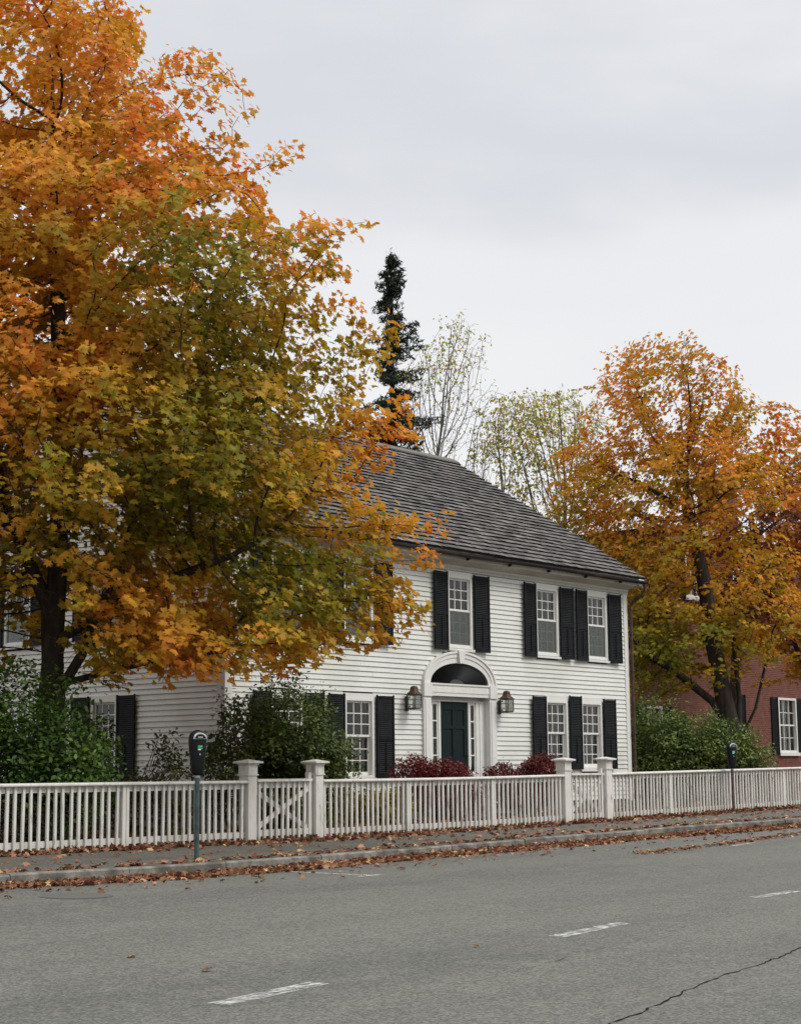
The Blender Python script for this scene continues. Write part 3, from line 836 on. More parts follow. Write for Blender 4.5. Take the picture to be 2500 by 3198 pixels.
def shutter(wall, x0, x1, z0, z1, hinge, ang=0.0, y=-0.035):
    w, h = round(x1 - x0, 3), round(z1 - z0, 3)
    def sh(mb):
        s = 0.05; t = 0.032; zm = h * 0.47
        mb.box(0, s, -t, 0, 0, h); mb.box(w - s, w, -t, 0, 0, h)
        for a, b in ((0, 0.085), (zm - 0.045, zm + 0.045), (h - 0.06, h)): mb.box(s, w - s, -t + 0.002, -0.002, a, b)
        mb.box(s, w - s, -0.008, -0.004, 0.08, h - 0.06)     # dark backing where the slats close
        for a, b in ((0.09, zm - 0.05), (zm + 0.05, h - 0.065)):
            n = int((b - a) / 0.040)
            for i in range(n):
                z = a + (b - a) * (i + 0.1) / n
                mb.extr([(-t + 0.003, z), (-t + 0.010, z - 0.003), (-0.010, z + 0.027), (-0.014, z + 0.031)], 'x', s, w - s)
        mb.box(w / 2 - 0.007, w / 2 + 0.007, -t - 0.008, -t + 0.004, 0.12, zm - 0.08)
        for xx in (0.0, w - 0.03): mb.box(xx, xx + 0.03, -t, 0, h, h + 0.018)   # horns
    o = part_mesh(('shut', w, h), sh, M['shutter'], 'shutter')
    wv = Vector(house['_w'])
    px = x0 if hinge == 'l' else x0
    if wall == 'front':
        # swing about the hinge side nearest the window
        a = ang
        if hinge == 'r':   # hinge at x1 (shutter left of its window)
            o.location = Vector((x1 - w * math.cos(a), HY - 0.02 + y - w * math.sin(a), z0)) - wv; o.rotation_euler = (0, 0, a)
        else:
            o.location = Vector((x0, HY - 0.02 + y, z0)) - wv; o.rotation_euler = (0, 0, -a)
    else:
        o.location = Vector((HX0 - 0.02 + y, x1, z0)) - wv; o.rotation_euler = (0, 0, -math.pi / 2)
    o.parent = house
    return o
for a, b, c, d, k in WF: window('front', a, b, c, d, k)
SW = 0.53
for i, (a, b, c, d, k) in enumerate(WF):
    zl = 3.775 if k == 'up' else (0.96 if k == 'brown' else 1.10); zh = 5.54 if k == 'up' else (2.68 if k == 'brown' else 2.83)
    if i == 7:
        shutter('front', a - 0.63, a - 0.03, zl, zh, 'r', 0.04); shutter('front', b + 0.04, WF[8][0] - 0.03, zl, zh + 0.05, 'r', 0.0)
    elif i == 8:
        shutter('front', b + 0.03, b + 0.53, zl, zh, 'l', 0.10)
    else:
        shutter('front', a - 0.03 - SW, a - 0.03, zl, zh, 'r', 0.05); shutter('front', b + 0.04, b + 0.04 + SW, zl, zh, 'l', 0.09)
def side_window(a, b, c, d, k):
    w = window('side', b, b + (b - a), c, d, k, 0.08)      # local x runs towards -Y, so the origin is the far jamb
    return w
for a, b, c, d, k in WS:
    side_window(a, b, c, d, k)
    for y0 in (a - 0.03 - 0.55, b + 0.03):
        s = shutter('side', y0, y0 + 0.55, c - 0.07, d + 0.06, 'l')
        s.location = Vector((HX0 - 0.055, y0 + 0.55, c - 0.07)) - Vector(house['_w'])

# ---- the entrance
RC = 0.09          # depth of the porch recess
for x0, x1 in ((29.60, 29.87), (32.05, 32.31)):
    mb = MB()
    mb.box(x0, x1, HY - 0.07, HY + 0.05, 0.30, 2.72)
    mb.box(x0 + 0.05, x1 - 0.05, HY - 0.085, HY - 0.071, 0.50, 2.66)
    mb.box(x0 - 0.012, x1 + 0.012, HY - 0.10, HY + 0.05, 2.722, 3.02)
    mb.build('pilaster', M['trim'], house, 'world', bevel=0.004)
mb = MB()
mb.box(29.884, 32.036, HY - 0.06, HY + 0.2, 2.74, 3.018); mb.box(29.884, 32.036, HY - 0.072, HY - 0.061, 2.82, 2.94)
mb.box(29.884, 32.036, HY - 0.085, HY - 0.062, 2.985, 3.022)
mb.build('lintel', M['trim'], house, 'world')
mb = MB()
def ell(a, h, n=40): return [(DX + a * math.cos(math.pi * i / n), 3.022 + h * math.sin(math.pi * i / n)) for i in range(n + 1)]
def ring(a0, h0, a1, h1, ya, yb):
    I, O = ell(a0, h0), ell(a1, h1)
    for i in range(len(I) - 1):
        mb.add([(I[i][0], ya, I[i][1]), (O[i][0], ya, O[i][1]), (O[i + 1][0], ya, O[i + 1][1]), (I[i + 1][0], ya, I[i + 1][1]), (I[i][0], yb, I[i][1]), (O[i][0], yb, O[i][1]), (O[i + 1][0], yb, O[i + 1][1]), (I[i + 1][0], yb, I[i + 1][1])],
               [(0, 1, 2, 3), (4, 7, 6, 5), (0, 4, 5, 1), (3, 2, 6, 7)] + ([(0, 3, 7, 4)] if True else []) + [(1, 5, 6, 2)])
ring(1.08, 0.475, 1.20, 0.60, HY - 0.055, HY + 0.1)
ring(1.20, 0.60, 1.30, 0.695, HY - 0.072, HY + 0.1)
ring(1.30, 0.695, 1.355, 0.745, HY - 0.095, HY + 0.05)
mb.build('arch', M['trim'], house, 'world', fix=True)
mb = MB(); mb.extr([(DX - 0.075, 3.485), (DX + 0.075, 3.485), (DX + 0.125, 3.785), (DX - 0.125, 3.785)], 'y', HY - 0.125, HY + 0.02)
mb.build('keystone', M['trim'], house, 'world', bevel=0.006)
mb = MB()      # black pleated fan above the lintel
n = 46
for i in range(n):
    a0, a1 = math.pi * i / n, math.pi * (i + 1) / n; am = (a0 + a1) / 2
    r0 = 0.26
    def E_(a, r=1.0): return (DX + 1.075 * r * math.cos(a), 3.026 + 0.47 * r * math.sin(a))
    p0, p1, pm = E_(a0), E_(a1), E_(am); q0, q1, qm = E_(a0, r0), E_(a1, r0), E_(am, r0)
    mb.add([(p0[0], HY + 0.04, p0[1]), (pm[0], HY - 0.045, pm[1]), (p1[0], HY + 0.04, p1[1]), (q0[0], HY + 0.03, q0[1]), (qm[0], HY + 0.015, qm[1]), (q1[0], HY + 0.03, q1[1])],
           [(0, 1, 4, 3), (1, 2, 5, 4)])
mb.add([(DX, HY + 0.035, 3.024)] + [(DX + 0.3 * math.cos(math.pi * i / 12), HY + 0.034, 3.024 + 0.13 * math.sin(math.pi * i / 12)) for i in range(13)], [(0, i, i + 1) for i in range(1, 13)])
mb.add([(x, HY + 0.09, z) for x, z in ell(1.1, 0.49, 24)], [tuple(range(25))])
M['fan'], _, _ = new_mat('grey_black_fan_paint', (0.060, 0.062, 0.064), 0.6, 0.15)
mb.build('fanlight', M['fan'], house, 'world', fix=False)
mb = MB()      # lining of the recess, with the posts round door and sidelights
yb = HY + RC
mb.box(29.80, 29.868, HY + 0.052, yb + 0.2, 0.30, 2.738); mb.box(32.052, 32.12, HY + 0.052, yb + 0.2, 0.30, 2.738)
mb.box(29.87, 32.05, HY + 0.2, yb + 0.2, 2.66, 2.738)
for x0, x1 in ((29.87, 30.10), (30.33, 30.40), (31.43, 31.50), (31.72, 31.84), (31.86, 32.048)): mb.box(x0, x1, yb, yb + 0.12, 0.32, 2.63)
mb.box(29.87, 32.05, yb - 0.02, yb + 0.14, 2.632, 2.655)
for x0, x1 in ((30.10, 30.33), (31.50, 31.72)):
    mb.box(x0, x1, yb + 0.02, yb + 0.12, 0.32, 1.05); mb.box(x0, x1, yb + 0.02, yb + 0.12, 2.58, 2.63)
mb.build('door_surround', M['trim'], house, 'world')
def sidelight(x0, x1):
    g = MB(); g.box(x0 + 0.03, x1 - 0.03, yb + 0.050, yb + 0.055, 1.05, 2.58); o = g.build('sidelight', M['glass'], house, 'world')
    f = MB(); f.box(x0, x0 + 0.04, yb + 0.022, yb + 0.046, 1.05, 2.58); f.box(x1 - 0.04, x1, yb + 0.022, yb + 0.046, 1.05, 2.58)
    for k in range(5): z = 1.05 + 1.53 * k / 4; f.box(x0 + 0.041, x1 - 0.041, yb + 0.022, yb + 0.046, max(1.05, z - 0.014), min(2.58, z + 0.014))
    f.build('muntin', M['trim'], o)
    c = MB(); c.box(x0, x1, yb + 0.075, yb + 0.09, 1.05, 2.6); c.build('curtain', M['maroon'], o)
sidelight(30.10, 30.33); sidelight(31.50, 31.72)
mb = MB()      # six-panel door
x0, x1, z0, z1 = 30.401, 31.429, 0.50, 2.63
mb.box(x0, x1, yb + 0.05, yb + 0.09, z0, z1)
for xa, xb in ((x0, x0 + 0.13), (31.30, x1), (30.87, 30.96)): mb.box(xa, xb, yb + 0.03, yb + 0.049, z0, z1)
for za, zb in ((z0, 0.75), (1.25, 1.40), (2.02, 2.10), (2.45, z1)): mb.box(x0 + 0.131, 30.869, yb + 0.03, yb + 0.049, za, zb); mb.box(30.961, 31.299, yb + 0.03, yb + 0.049, za, zb)
door = mb.build('door', M['door'], house, 'world', bevel=0.004)
mb = MB(); mb.tube([(31.36, yb + 0.03, 1.42), (31.36, yb - 0.03, 1.42)], [0.012, 0.028], 10); mb.build('handle', M['iron'], door)
mb = MB(); mb.box(29.9, 32.0, HY - 0.75, HY - 0.1, -0.05, 0.14); mb.box(30.0, 31.9, HY - 0.4, HY - 0.11, 0.141, 0.30); mb.build('doorstep', M['kerb'], house, 'world')
# ---- wall lanterns
def lantern(x0):
    w, y0, y1, za, zb = 0.24, HY - 0.36, HY - 0.12, 2.43, 2.72
    mb = MB(); t = 0.014
    for x in (x0, x0 + w - t):
        for y in (y0, y1 - t): mb.box(x, x + t, y, y + t, za, zb)
    for z in (za, zb - t):
        mb.box(x0 + t, x0 + w - t, y0, y0 + t, z, z + t); mb.box(x0 + t, x0 + w - t, y1 - t, y1, z, z + t)
        mb.box(x0, x0 + t, y0 + t, y1 - t, z, z + t); mb.box(x0 + w - t, x0 + w, y0 + t, y1 - t, z, z + t)
    mb.box(x0 - 0.015, x0 + w + 0.015, y0 - 0.015, y1 + 0.015, zb + 0.001, zb + 0.016)
    n = 8; cx = x0 + w / 2; cyy = (y0 + y1) / 2
    prof = [(0.125, 0.017), (0.112, 0.04), (0.080, 0.075), (0.066, 0.11), (0.064, 0.155), (0.052, 0.18), (0.03, 0.195), (0.0, 0.2)]
    for (ra, ha), (rb, hb) in zip(prof, prof[1:]):
        vs = []
        for r_, h_ in ((ra, ha), (rb, hb)):
            for sx_, sy_ in ((-1, -1), (1, -1), (1, 1), (-1, 1)): vs.append((cx + sx_ * r_, cyy + sy_ * r_ * 0.9, zb + h_))
        mb.add(vs, [(0, 1, 5, 4), (1, 2, 6, 5), (2, 3, 7, 6), (3, 0, 4, 7)])
    mb.box(x0 + 0.02, x0 + w - 0.02, y0 + 0.02, y1 - 0.02, za - 0.012, za - 0.001)
    mb.box(cx - 0.05, cx + 0.05, HY - 0.045, HY - 0.022, za - 0.05, zb - 0.02); mb.box(cx - 0.02, cx + 0.02, y1, HY - 0.046, za + 0.03, za + 0.06); mb.box(cx - 0.02, cx + 0.02, y1, HY - 0.046, zb - 0.06, zb - 0.03)
    o = mb.build('lantern', M['iron'], house, 'world')
    g = MB()
    g.box(x0 + t, x0 + w - t, y0 + 0.005, y0 + 0.008, za + t, zb - t); g.box(x0 + 0.005, x0 + 0.008, y0 + t, y1 - t, za + t, zb - t); g.box(x0 + w - 0.008, x0 + w - 0.005, y0 + t, y1 - t, za + t, zb - t)
    g.build('pane', M['lamp_glass'], o)
    b = MB()
    for dx in (-0.04, 0.0, 0.04): b.tube([(cx + dx, cyy, za + 0.015), (cx + dx, cyy, za + 0.12), (cx + dx, cyy, za + 0.17)], [0.011, 0.011, 0.004], 6)
    b.build('candle_bulb', M['blind'], o)
    return o
lantern(28.93)['label'] = 'brown metal wall lantern left of the front door'
lantern(32.36)['label'] = 'brown metal wall lantern right of the front door'

# ------------------------------------------------------------------ picket fence with two gates
fence = thing('picket_fence', 'long white picket fence with two gates and capped posts along the pavement', 'fence', (14, FENCE_Y, 0))
TOPZ = 0.955
POSTS = [(19.45, 19.64, 'gate'), (21.02, 21.21, 'gate'), (28.30, 28.52, 'gate'), (29.81, 30.02, 'gate')]
WIDE = [10.2, 13.4, 16.97, 23.5, 26.0, 32.44, 35.1, 37.73, 40.4, 43.1, 45.8, 48.5]
rng = random.Random(21)
def gz(x): return lift(x)
def pickets(mb, xa, xb, y=FENCE_Y, sp=0.1372, w=0.042, top=TOPZ - 0.045, bot=0.005, flush=False):
    n = max(1, round((xb - xa) / sp)); st = (xb - xa) / n
    for i in range(n):
        x = xa + (i + 0.5) * st + rng.uniform(-0.010, 0.010); z = gz(x)
        zb = z + bot + rng.uniform(-0.015, 0.035); zt = z + top; ln = rng.uniform(-0.013, 0.013); d = 0.032; ww = w * rng.uniform(0.9, 1.08)
        P = []
        for zz, o_ in ((zb, 0), (zt, ln)):
            P += [(x - ww / 2 + o_, y - 0.055, zz), (x + ww / 2 + o_, y - 0.055, zz), (x + ww / 2 + o_, y - 0.055 + d, zz), (x - ww / 2 + o_, y - 0.055 + d, zz)]
        mb.hexa(P)
def rail(mb, xa, xb, za, zb, ya, yb_):
    n = max(1, int((xb - xa) / 1.3))
    for i in range(n):
        p, q = xa + (xb - xa) * i / n, xa + (xb - xa) * (i + 1) / n
        mb.hexa([(p, ya, gz(p) + za), (q, ya, gz(q) + za), (q, yb_, gz(q) + za), (p, yb_, gz(p) + za), (p, ya, gz(p) + zb), (q, ya, gz(q) + zb), (q, yb_, gz(q) + zb), (p, yb_, gz(p) + zb)])
stops = sorted([(a, b) for a, b, _ in POSTS] + [(w - 0.075, w + 0.075) for w in WIDE])
runs = [(0.0, POSTS[0][0]), (POSTS[1][1], POSTS[2][0]), (POSTS[3][1], 50.0)]
for ra, rb in runs:
    ra_ = max(ra, 8.0)
    mb = MB(); x = ra_ + 0.004                       # top rail: cap board in lengths, with rounded nose
    ends = [ra_] + [w for w in WIDE if ra_ + 1 < w < rb - 1][1::2] + [rb]
    for p, q in zip(ends, ends[1:]):
        n = max(1, int((q - p) / 1.2))
        pr = [(-0.095, 0.0), (-0.105, 0.012), (-0.105, 0.030), (-0.09, 0.044), (0.03, 0.050), (0.03, 0.0)]
        vs = []
        for i in range(n + 1):
            xx = p + 0.006 + (q - p - 0.012) * i / n
            vs += [(xx, FENCE_Y + a, gz(xx) + TOPZ - 0.045 + b) for a, b in pr]
        k = len(pr); fs = [(i * k + j, i * k + (j + 1) % k, (i + 1) * k + (j + 1) % k, (i + 1) * k + j) for i in range(n) for j in range(k)] + [tuple(range(k)), tuple(range(n * k, n * k + k))]
        mb.add(vs, fs)
    mb.build('top_rail', M['fence'], fence, 'world')
    mb = MB(); rail(mb, ra_, rb, 0.075, 0.165, FENCE_Y - 0.022, FENCE_Y + 0.012); mb.build('bottom_rail', M['fence'], fence, 'world')
    mb = MB(); rail(mb, ra_, rb, TOPZ - 0.13, TOPZ - 0.047, FENCE_Y - 0.022, FENCE_Y + 0.012); mb.build('upper_rail', M['fence'], fence, 'world')
    inner = [(ra_, ra_)] + [s for s in stops if s[0] > ra_ + 0.1 and s[1] < rb - 0.1] + [(rb, rb)]
    for (a0, a1), (b0, b1) in zip(inner, inner[1:]):
        mb = MB(); pickets(mb, a1 + 0.03, b0 - 0.03); mb.build('picket_panel', M['fence'], fence, 'world')
for w in WIDE:
    z = gz(w)
    mb = MB(); mb.box(w - 0.075, w - 0.012, FENCE_Y - 0.062, FENCE_Y - 0.024, z + 0.0, z + TOPZ - 0.047); mb.box(w + 0.002, w + 0.055, FENCE_Y - 0.058, FENCE_Y - 0.024, z + 0.01, z + TOPZ - 0.047)
    mb.box(w - 0.05, w + 0.05, FENCE_Y + 0.014, FENCE_Y + 0.11, z - 0.2, z + TOPZ - 0.047)
    mb.build('post', M['fence'], fence, 'world')
for a, b, _ in POSTS:
    z = gz(a); ya, yb2 = FENCE_Y - 0.10, FENCE_Y + 0.11
    mb = MB(); mb.box(a, b, ya, yb2, z - 0.25, z + 1.10)
    p = mb.build('post', M['fence'], fence, 'world', bevel=0.006)
    mb = MB()
    mb.box(a - 0.018, b + 0.018, ya - 0.018, yb2 + 0.018, z + 1.03, z + 1.055)
    mb.box(a - 0.006, b + 0.006, ya - 0.006, yb2 + 0.006, z + 1.056, z + 1.20)
    mb.box(a - 0.022, b + 0.022, ya - 0.022, yb2 + 0.022, z + 1.20, z + 1.222)
    mb.box(a - 0.07, b + 0.07, ya - 0.07, yb2 + 0.07, z + 1.222, z + 1.252)
    cx_, cy_ = (a + b) / 2, (ya + yb2) / 2
    vs = [(a - 0.065, ya - 0.065, z + 1.252), (b + 0.065, ya - 0.065, z + 1.252), (b + 0.065, yb2 + 0.065, z + 1.252), (a - 0.065, yb2 + 0.065, z + 1.252), (cx_ - 0.02, cy_ - 0.02, z + 1.285), (cx_ + 0.02, cy_ - 0.02, z + 1.285), (cx_ + 0.02, cy_ + 0.02, z + 1.285), (cx_ - 0.02, cy_ + 0.02, z + 1.285)]
    mb.hexa(vs)
    mb.build('post_cap', M['fence'], p, (0, 0, 0), bevel=0.003)
def gate(xa, xb, label):
    mb = MB()
    x0, x1 = xa + 0.02, xb - 0.02
    mb.box(x0, x1 - 0.06, FENCE_Y - 0.10, FENCE_Y + 0.025, gz(xa) + TOPZ - 0.02, gz(xa) + TOPZ + 0.022)
    rail(mb, x0, x1, TOPZ - 0.12, TOPZ - 0.022, FENCE_Y - 0.02, FENCE_Y + 0.02); rail(mb, x0, x1, 0.085, 0.185, FENCE_Y - 0.02, FENCE_Y + 0.02)
    mb.box(x0, x0 + 0.08, FENCE_Y + 0.022, FENCE_Y + 0.05, gz(xa) + 0.05, gz(xa) + TOPZ - 0.024)
    mb.box(x1 - 0.075, x1, FENCE_Y - 0.03, FENCE_Y + 0.05, gz(xa) + 0.03, gz(xa) + 1.08)
    g = mb.build('gate', M['fence'], fence, 'world'); g['label'] = label
    mb = MB(); pickets(mb, x0 + 0.02, x1 - 0.12, FENCE_Y, 0.139, top=TOPZ - 0.02); mb.build('picket_panel', M['fence'], g)
    mb = MB(); z = gz(xa)
    mb.bar((x0, FENCE_Y + 0.005, z + 0.20), (x1 - 0.08, FENCE_Y + 0.005, z + 0.84), 0.028, 0.075, (0, 1, 0)) if False else None
    def brace(pa, pb, yoff):
        dx, dz = pb[0] - pa[0], pb[1] - pa[1]; L = math.hypot(dx, dz); nx, nz = -dz / L * 0.04, dx / L * 0.04
        mb.extr([(pa[0] - nx, pa[1] - nz), (pb[0] - nx, pb[1] - nz), (pb[0] + nx, pb[1] + nz), (pa[0] + nx, pa[1] + nz)], 'y', FENCE_Y + yoff, FENCE_Y + yoff + 0.018)
    brace((x0 + 0.01, z + 0.19), (x1 - 0.085, z + TOPZ - 0.14), -0.021); brace((x0 + 0.01, z + TOPZ - 0.14), (x1 - 0.085, z + 0.19), 0.0005)
    mb.build('brace', M['fence'], g)
gate(19.64, 21.02, 'picket gate with crossed braces in front of the dark green shrub')
gate(28.52, 29.81, 'picket gate with crossed braces in front of the red shrubs')

# ------------------------------------------------------------------ parking meters
mt, nt, b = new_mat('black_meter_enamel', (0.006, 0.007, 0.008), 0.45, 0.2); M['meter'] = mt
mt, nt, b = new_mat('chipped_green_pole', (0.05, 0.08, 0.08), 0.6, 0.4)
c, f = noise_mix(nt, (0.055, 0.095, 0.095), (0.03, 0.05, 0.052), 9, 6, 0.4, 0.62); c, f = noise_mix(nt, c, (0.05, 0.035, 0.028), 26, 5, 0.62, 0.7)
nt.links.new(c, b.inputs['Base Color']); M['pole'] = mt
mt, nt, b = new_mat('rusty_brown_pole', (0.06, 0.04, 0.035), 0.7, 0.3)
c, f = noise_mix(nt, (0.075, 0.045, 0.04), (0.13, 0.10, 0.09), 12, 6, 0.4, 0.65); nt.links.new(c, b.inputs['Base Color']); M['pole_brown'] = mt
M['zinc'], _, _ = new_mat('dull_zinc', (0.35, 0.36, 0.36), 0.4, 0.5, 0.6)
M['green_label'], _, _ = new_mat('green_sticker', (0.06, 0.42, 0.16), 0.5, 0.4)
M['mint_label'], _, _ = new_mat('mint_sticker', (0.16, 0.50, 0.40), 0.5, 0.4)
M['white_label'], _, _ = new_mat('white_sticker', (0.65, 0.68, 0.65), 0.5, 0.4)
def meter(loc, label, polemat, h_pole, lab, turn):
    t = thing('parking_meter', label, 'parking meter', loc, 'parking meters on the pavement')
    mb = MB(); n = 14
    mb.tube([(0, 0, -0.1), (0, 0, h_pole)], 0.034, n); mb.build('pole', polemat, t)
    mb = MB(); mb.tube([(0, 0, h_pole - 0.03), (0, 0, h_pole + 0.005)], 0.038, n); mb.build('collar', M['zinc'], t)
    # housing: rounded body widening upwards, domed top
    prof = [(0.00, .060, .045), (.04, .080, .060), (.14, .092, .068), (.20, .098, .075), (.26, .104, .078), (.40, .118, .082), (.47, .120, .082), (.52, .112, .078), (.56, .092, .066), (.585, .06, .045), (.60, .02, .015)]
    mb = MB(); rings = []
    for hh, rx, ry in prof:
        for k in range(16):
            a = 6.2832 * k / 16; ca, sa = math.cos(a), math.sin(a)
            ca = math.copysign(abs(ca) ** 0.7, ca); sa = math.copysign(abs(sa) ** 0.7, sa)
            mb.v.append((rx * ca, ry * sa, h_pole + hh))
    k = 16
    for i in range(len(prof) - 1):
        for j in range(k): mb.f.append((i * k + j, i * k + (j + 1) % k, (i + 1) * k + (j + 1) % k, (i + 1) * k + j)); mb.c.append((1, 1, 1))
    mb.f.append(tuple(range(k))); mb.c.append((1, 1, 1)); mb.f.append(tuple(range((len(prof) - 1) * k, len(prof) * k))); mb.c.append((1, 1, 1))
    s_ = 0.60 / 0.60
    hd = mb.build('housing', M['meter'], t, smooth=True); hd.rotation_euler = (0, 0, turn)
    # window: pale rim, dark glass with a display
    mb = MB(); m_ = 12
    rim = []
    def arc(rw, rh, y): return [(rw * math.cos(a), y - 0.022 * math.sin(a), h_pole + 0.475 + rh * math.sin(a)) for a in [math.pi * q / m_ for q in range(m_ + 1)]]
    O, I = arc(0.100, 0.085, -0.074), arc(0.075, 0.058, -0.076)
    O = [(x, y + (0.03 if False else 0) + 0.045 * max(0, (z - h_pole - 0.475) / 0.085) ** 1.5 - 0.012, z) for x, y, z in O]; I = [(x, y + 0.045 * max(0, (z - h_pole - 0.475) / 0.085) ** 1.5 - 0.014, z + 0.008) for x, y, z in I]
    vs = O + I; fs = [(q, q + 1, m_ + 1 + q + 1, m_ + 1 + q) for q in range(m_)]
    fs.append((0, m_ + 1, 2 * m_ + 1, m_))
    mb.add(vs, fs)
    r_ = mb.build('window_rim', M['zinc'], hd)
    so = r_.modifiers.new('solid', 'SOLIDIFY'); so.thickness = 0.012; so.offset = 0
    mb = MB(); mb.box(-0.035, 0.035, -0.098, -0.092, h_pole + 0.492, h_pole + 0.512); mb.build('display', M['zinc'], hd)
    mb = MB(); mb.box(-0.032, 0.034, -0.0865, -0.082, h_pole + 0.345, h_pole + 0.392); mb.build('sticker', lab, hd)
    mb = MB(); mb.box(-0.030, 0.012, -0.0855, -0.081, h_pole + 0.330, h_pole + 0.343); mb.build('white_sticker', M['white_label'], hd)
    mb = MB(); mb.tube([(0.0, -0.070, h_pole + 0.275), (0.0, -0.087, h_pole + 0.275)], 0.012, 12); mb.build('lock', M['zinc'], hd)
    if lab is M['green_label']:
        tx = bpy.data.curves.new('sticker_text', 'FONT'); tx.body = 'Zone'; tx.size = 0.03; tx.extrude = 0.0003; tx.align_x = 'CENTER'
        tmp = bpy.data.objects.new('sticker_text', tx); COL.objects.link(tmp)
        dg = bpy.context.evaluated_depsgraph_get(); me = bpy.data.meshes.new_from_object(tmp.evaluated_get(dg)); bpy.data.objects.remove(tmp)
        me.materials.clear(); me.materials.append(M['meter'])
        to = bpy.data.objects.new('sticker_text', me); COL.objects.link(to); to.parent = hd; to.rotation_euler = (math.pi / 2, 0, 0); to.location = (0.001, -0.0872, h_pole + 0.357)
    return t
meter((16.09, 16.58, walkZ(16.09, 16.58)), 'black parking meter on a chipped green pole beside the kerb, nearest one', M['pole'], 1.09, M['green_label'], math.radians(-20))
meter((34.75, 18.72, walkZ(34.75, 18.72)), 'black parking meter on a brown pole close against the white fence', M['pole_brown'], 0.98, M['mint_label'], math.radians(-28))

# ------------------------------------------------------------------ painted lines, crack, shaded round patch
DASH = [((7.76, 7.80), (8.92, 7.99)), ((12.45, 8.44), (13.81, 8.62)), ((17.2, 9.05), (18.33, 9.12)), ((22.9, 9.75), (24.3, 9.95)), ((3.0, 7.2), (4.4, 7.4))]
for i, (p, q) in enumerate(DASH):
    mb = MB(); strip(mb, p, q, 0.165, 6); o = mb.build('painted_line', M['line'], fix=False)
    tag(o, kind='structure')
mb = MB(); strip(mb, (16.60, 16.0), (16.90, 14.29), 0.06, 5); strip(mb, (16.62, 14.24), (17.15, 14.27), 0.06, 3)
tag(mb.build('painted_line', M['line_thin'], fix=False), kind='structure')
mb = MB(); strip(mb, (29.0, 15.0), (31.5, 15.1), 0.08, 3); strip(mb, (26.4, 14.3), (27.6, 14.5), 0.08, 3)
tag(mb.build('painted_line', M['line'], fix=False), kind='structure')
M['crack'], _, _ = new_mat('dark_crack', (0.012, 0.011, 0.010), 0.95, 0.05)
mb = MB(); rs = random.Random(8)
pts = []; n = 150
for i in range(n + 1):
    t = i / n; x = 6.6 + 14.5 * t; y = 5.56 + 0.2155 * (x - 8.69) + 0.035 * math.sin(x * 1.9)
    pts.append((x + rs.uniform(-0.02, 0.02), y + rs.uniform(-0.018, 0.018)))
for a, b in zip(pts, pts[1:]):
    w0 = rs.uniform(0.0025, 0.010)
    mb.add([(a[0], a[1] - w0, roadZ(*a) + 0.004), (b[0], b[1] - w0, roadZ(*b) + 0.004), (b[0], b[1] + w0, roadZ(*b) + 0.004), (a[0], a[1] + w0, roadZ(*a) + 0.004)], [(0, 1, 2, 3)])
for (xa, ya, xb, yb_) in ((18.5, 12.0, 30.0, 12.9), (9.5, 7.2, 15.5, 8.3)):      # hairline joints
    q = [(xa + (xb - xa) * i / 60 + rs.uniform(-.02, .02), ya + (yb_ - ya) * i / 60 + rs.uniform(-.02, .02)) for i in range(61)]
    for a, b in zip(q, q[1:]):
        if rs.random() < .45: continue
        w0 = rs.uniform(0.001, 0.004); mb.add([(a[0], a[1] - w0, roadZ(*a) + 0.004), (b[0], b[1] - w0, roadZ(*b) + 0.004), (b[0], b[1] + w0, roadZ(*b) + 0.004), (a[0], a[1] + w0, roadZ(*a) + 0.004)], [(0, 1, 2, 3)])
tag(mb.build('road_crack', M['crack'], fix=False), kind='structure')
mb = MB(); cx_, cy_ = 12.4, 14.62; z = roadZ(cx_, cy_)
ring_o = [(cx_ + 0.40 * math.cos(a), cy_ + 0.40 * math.sin(a)) for a in [6.2832 * k / 28 for k in range(28)]]; ring_i = [(cx_ + 0.36 * math.cos(a), cy_ + 0.36 * math.sin(a)) for a in [6.2832 * k / 28 for k in range(28)]]
mb.add([(x, y, roadZ(x, y) + 0.004) for x, y in ring_o] + [(x, y, roadZ(x, y) + 0.004) for x, y in ring_i], [(k, (k + 1) % 28, 28 + (k + 1) % 28, 28 + k) for k in range(28)])
mb.add([(x, y, roadZ(x, y) + 0.005) for x, y in ring_i], [tuple(range(28))])
mt, nt, b = new_mat('round_patch_shade', (0.115, 0.114, 0.10), 0.85, 0.25)  # faint shading of a slightly sunken round patch, put into a flat disc's colour
tag(mb.build('shaded_road_patch', mt, fix=False), 'round patch of painted shading for a slight dip in the road near the kerb', 'road patch')

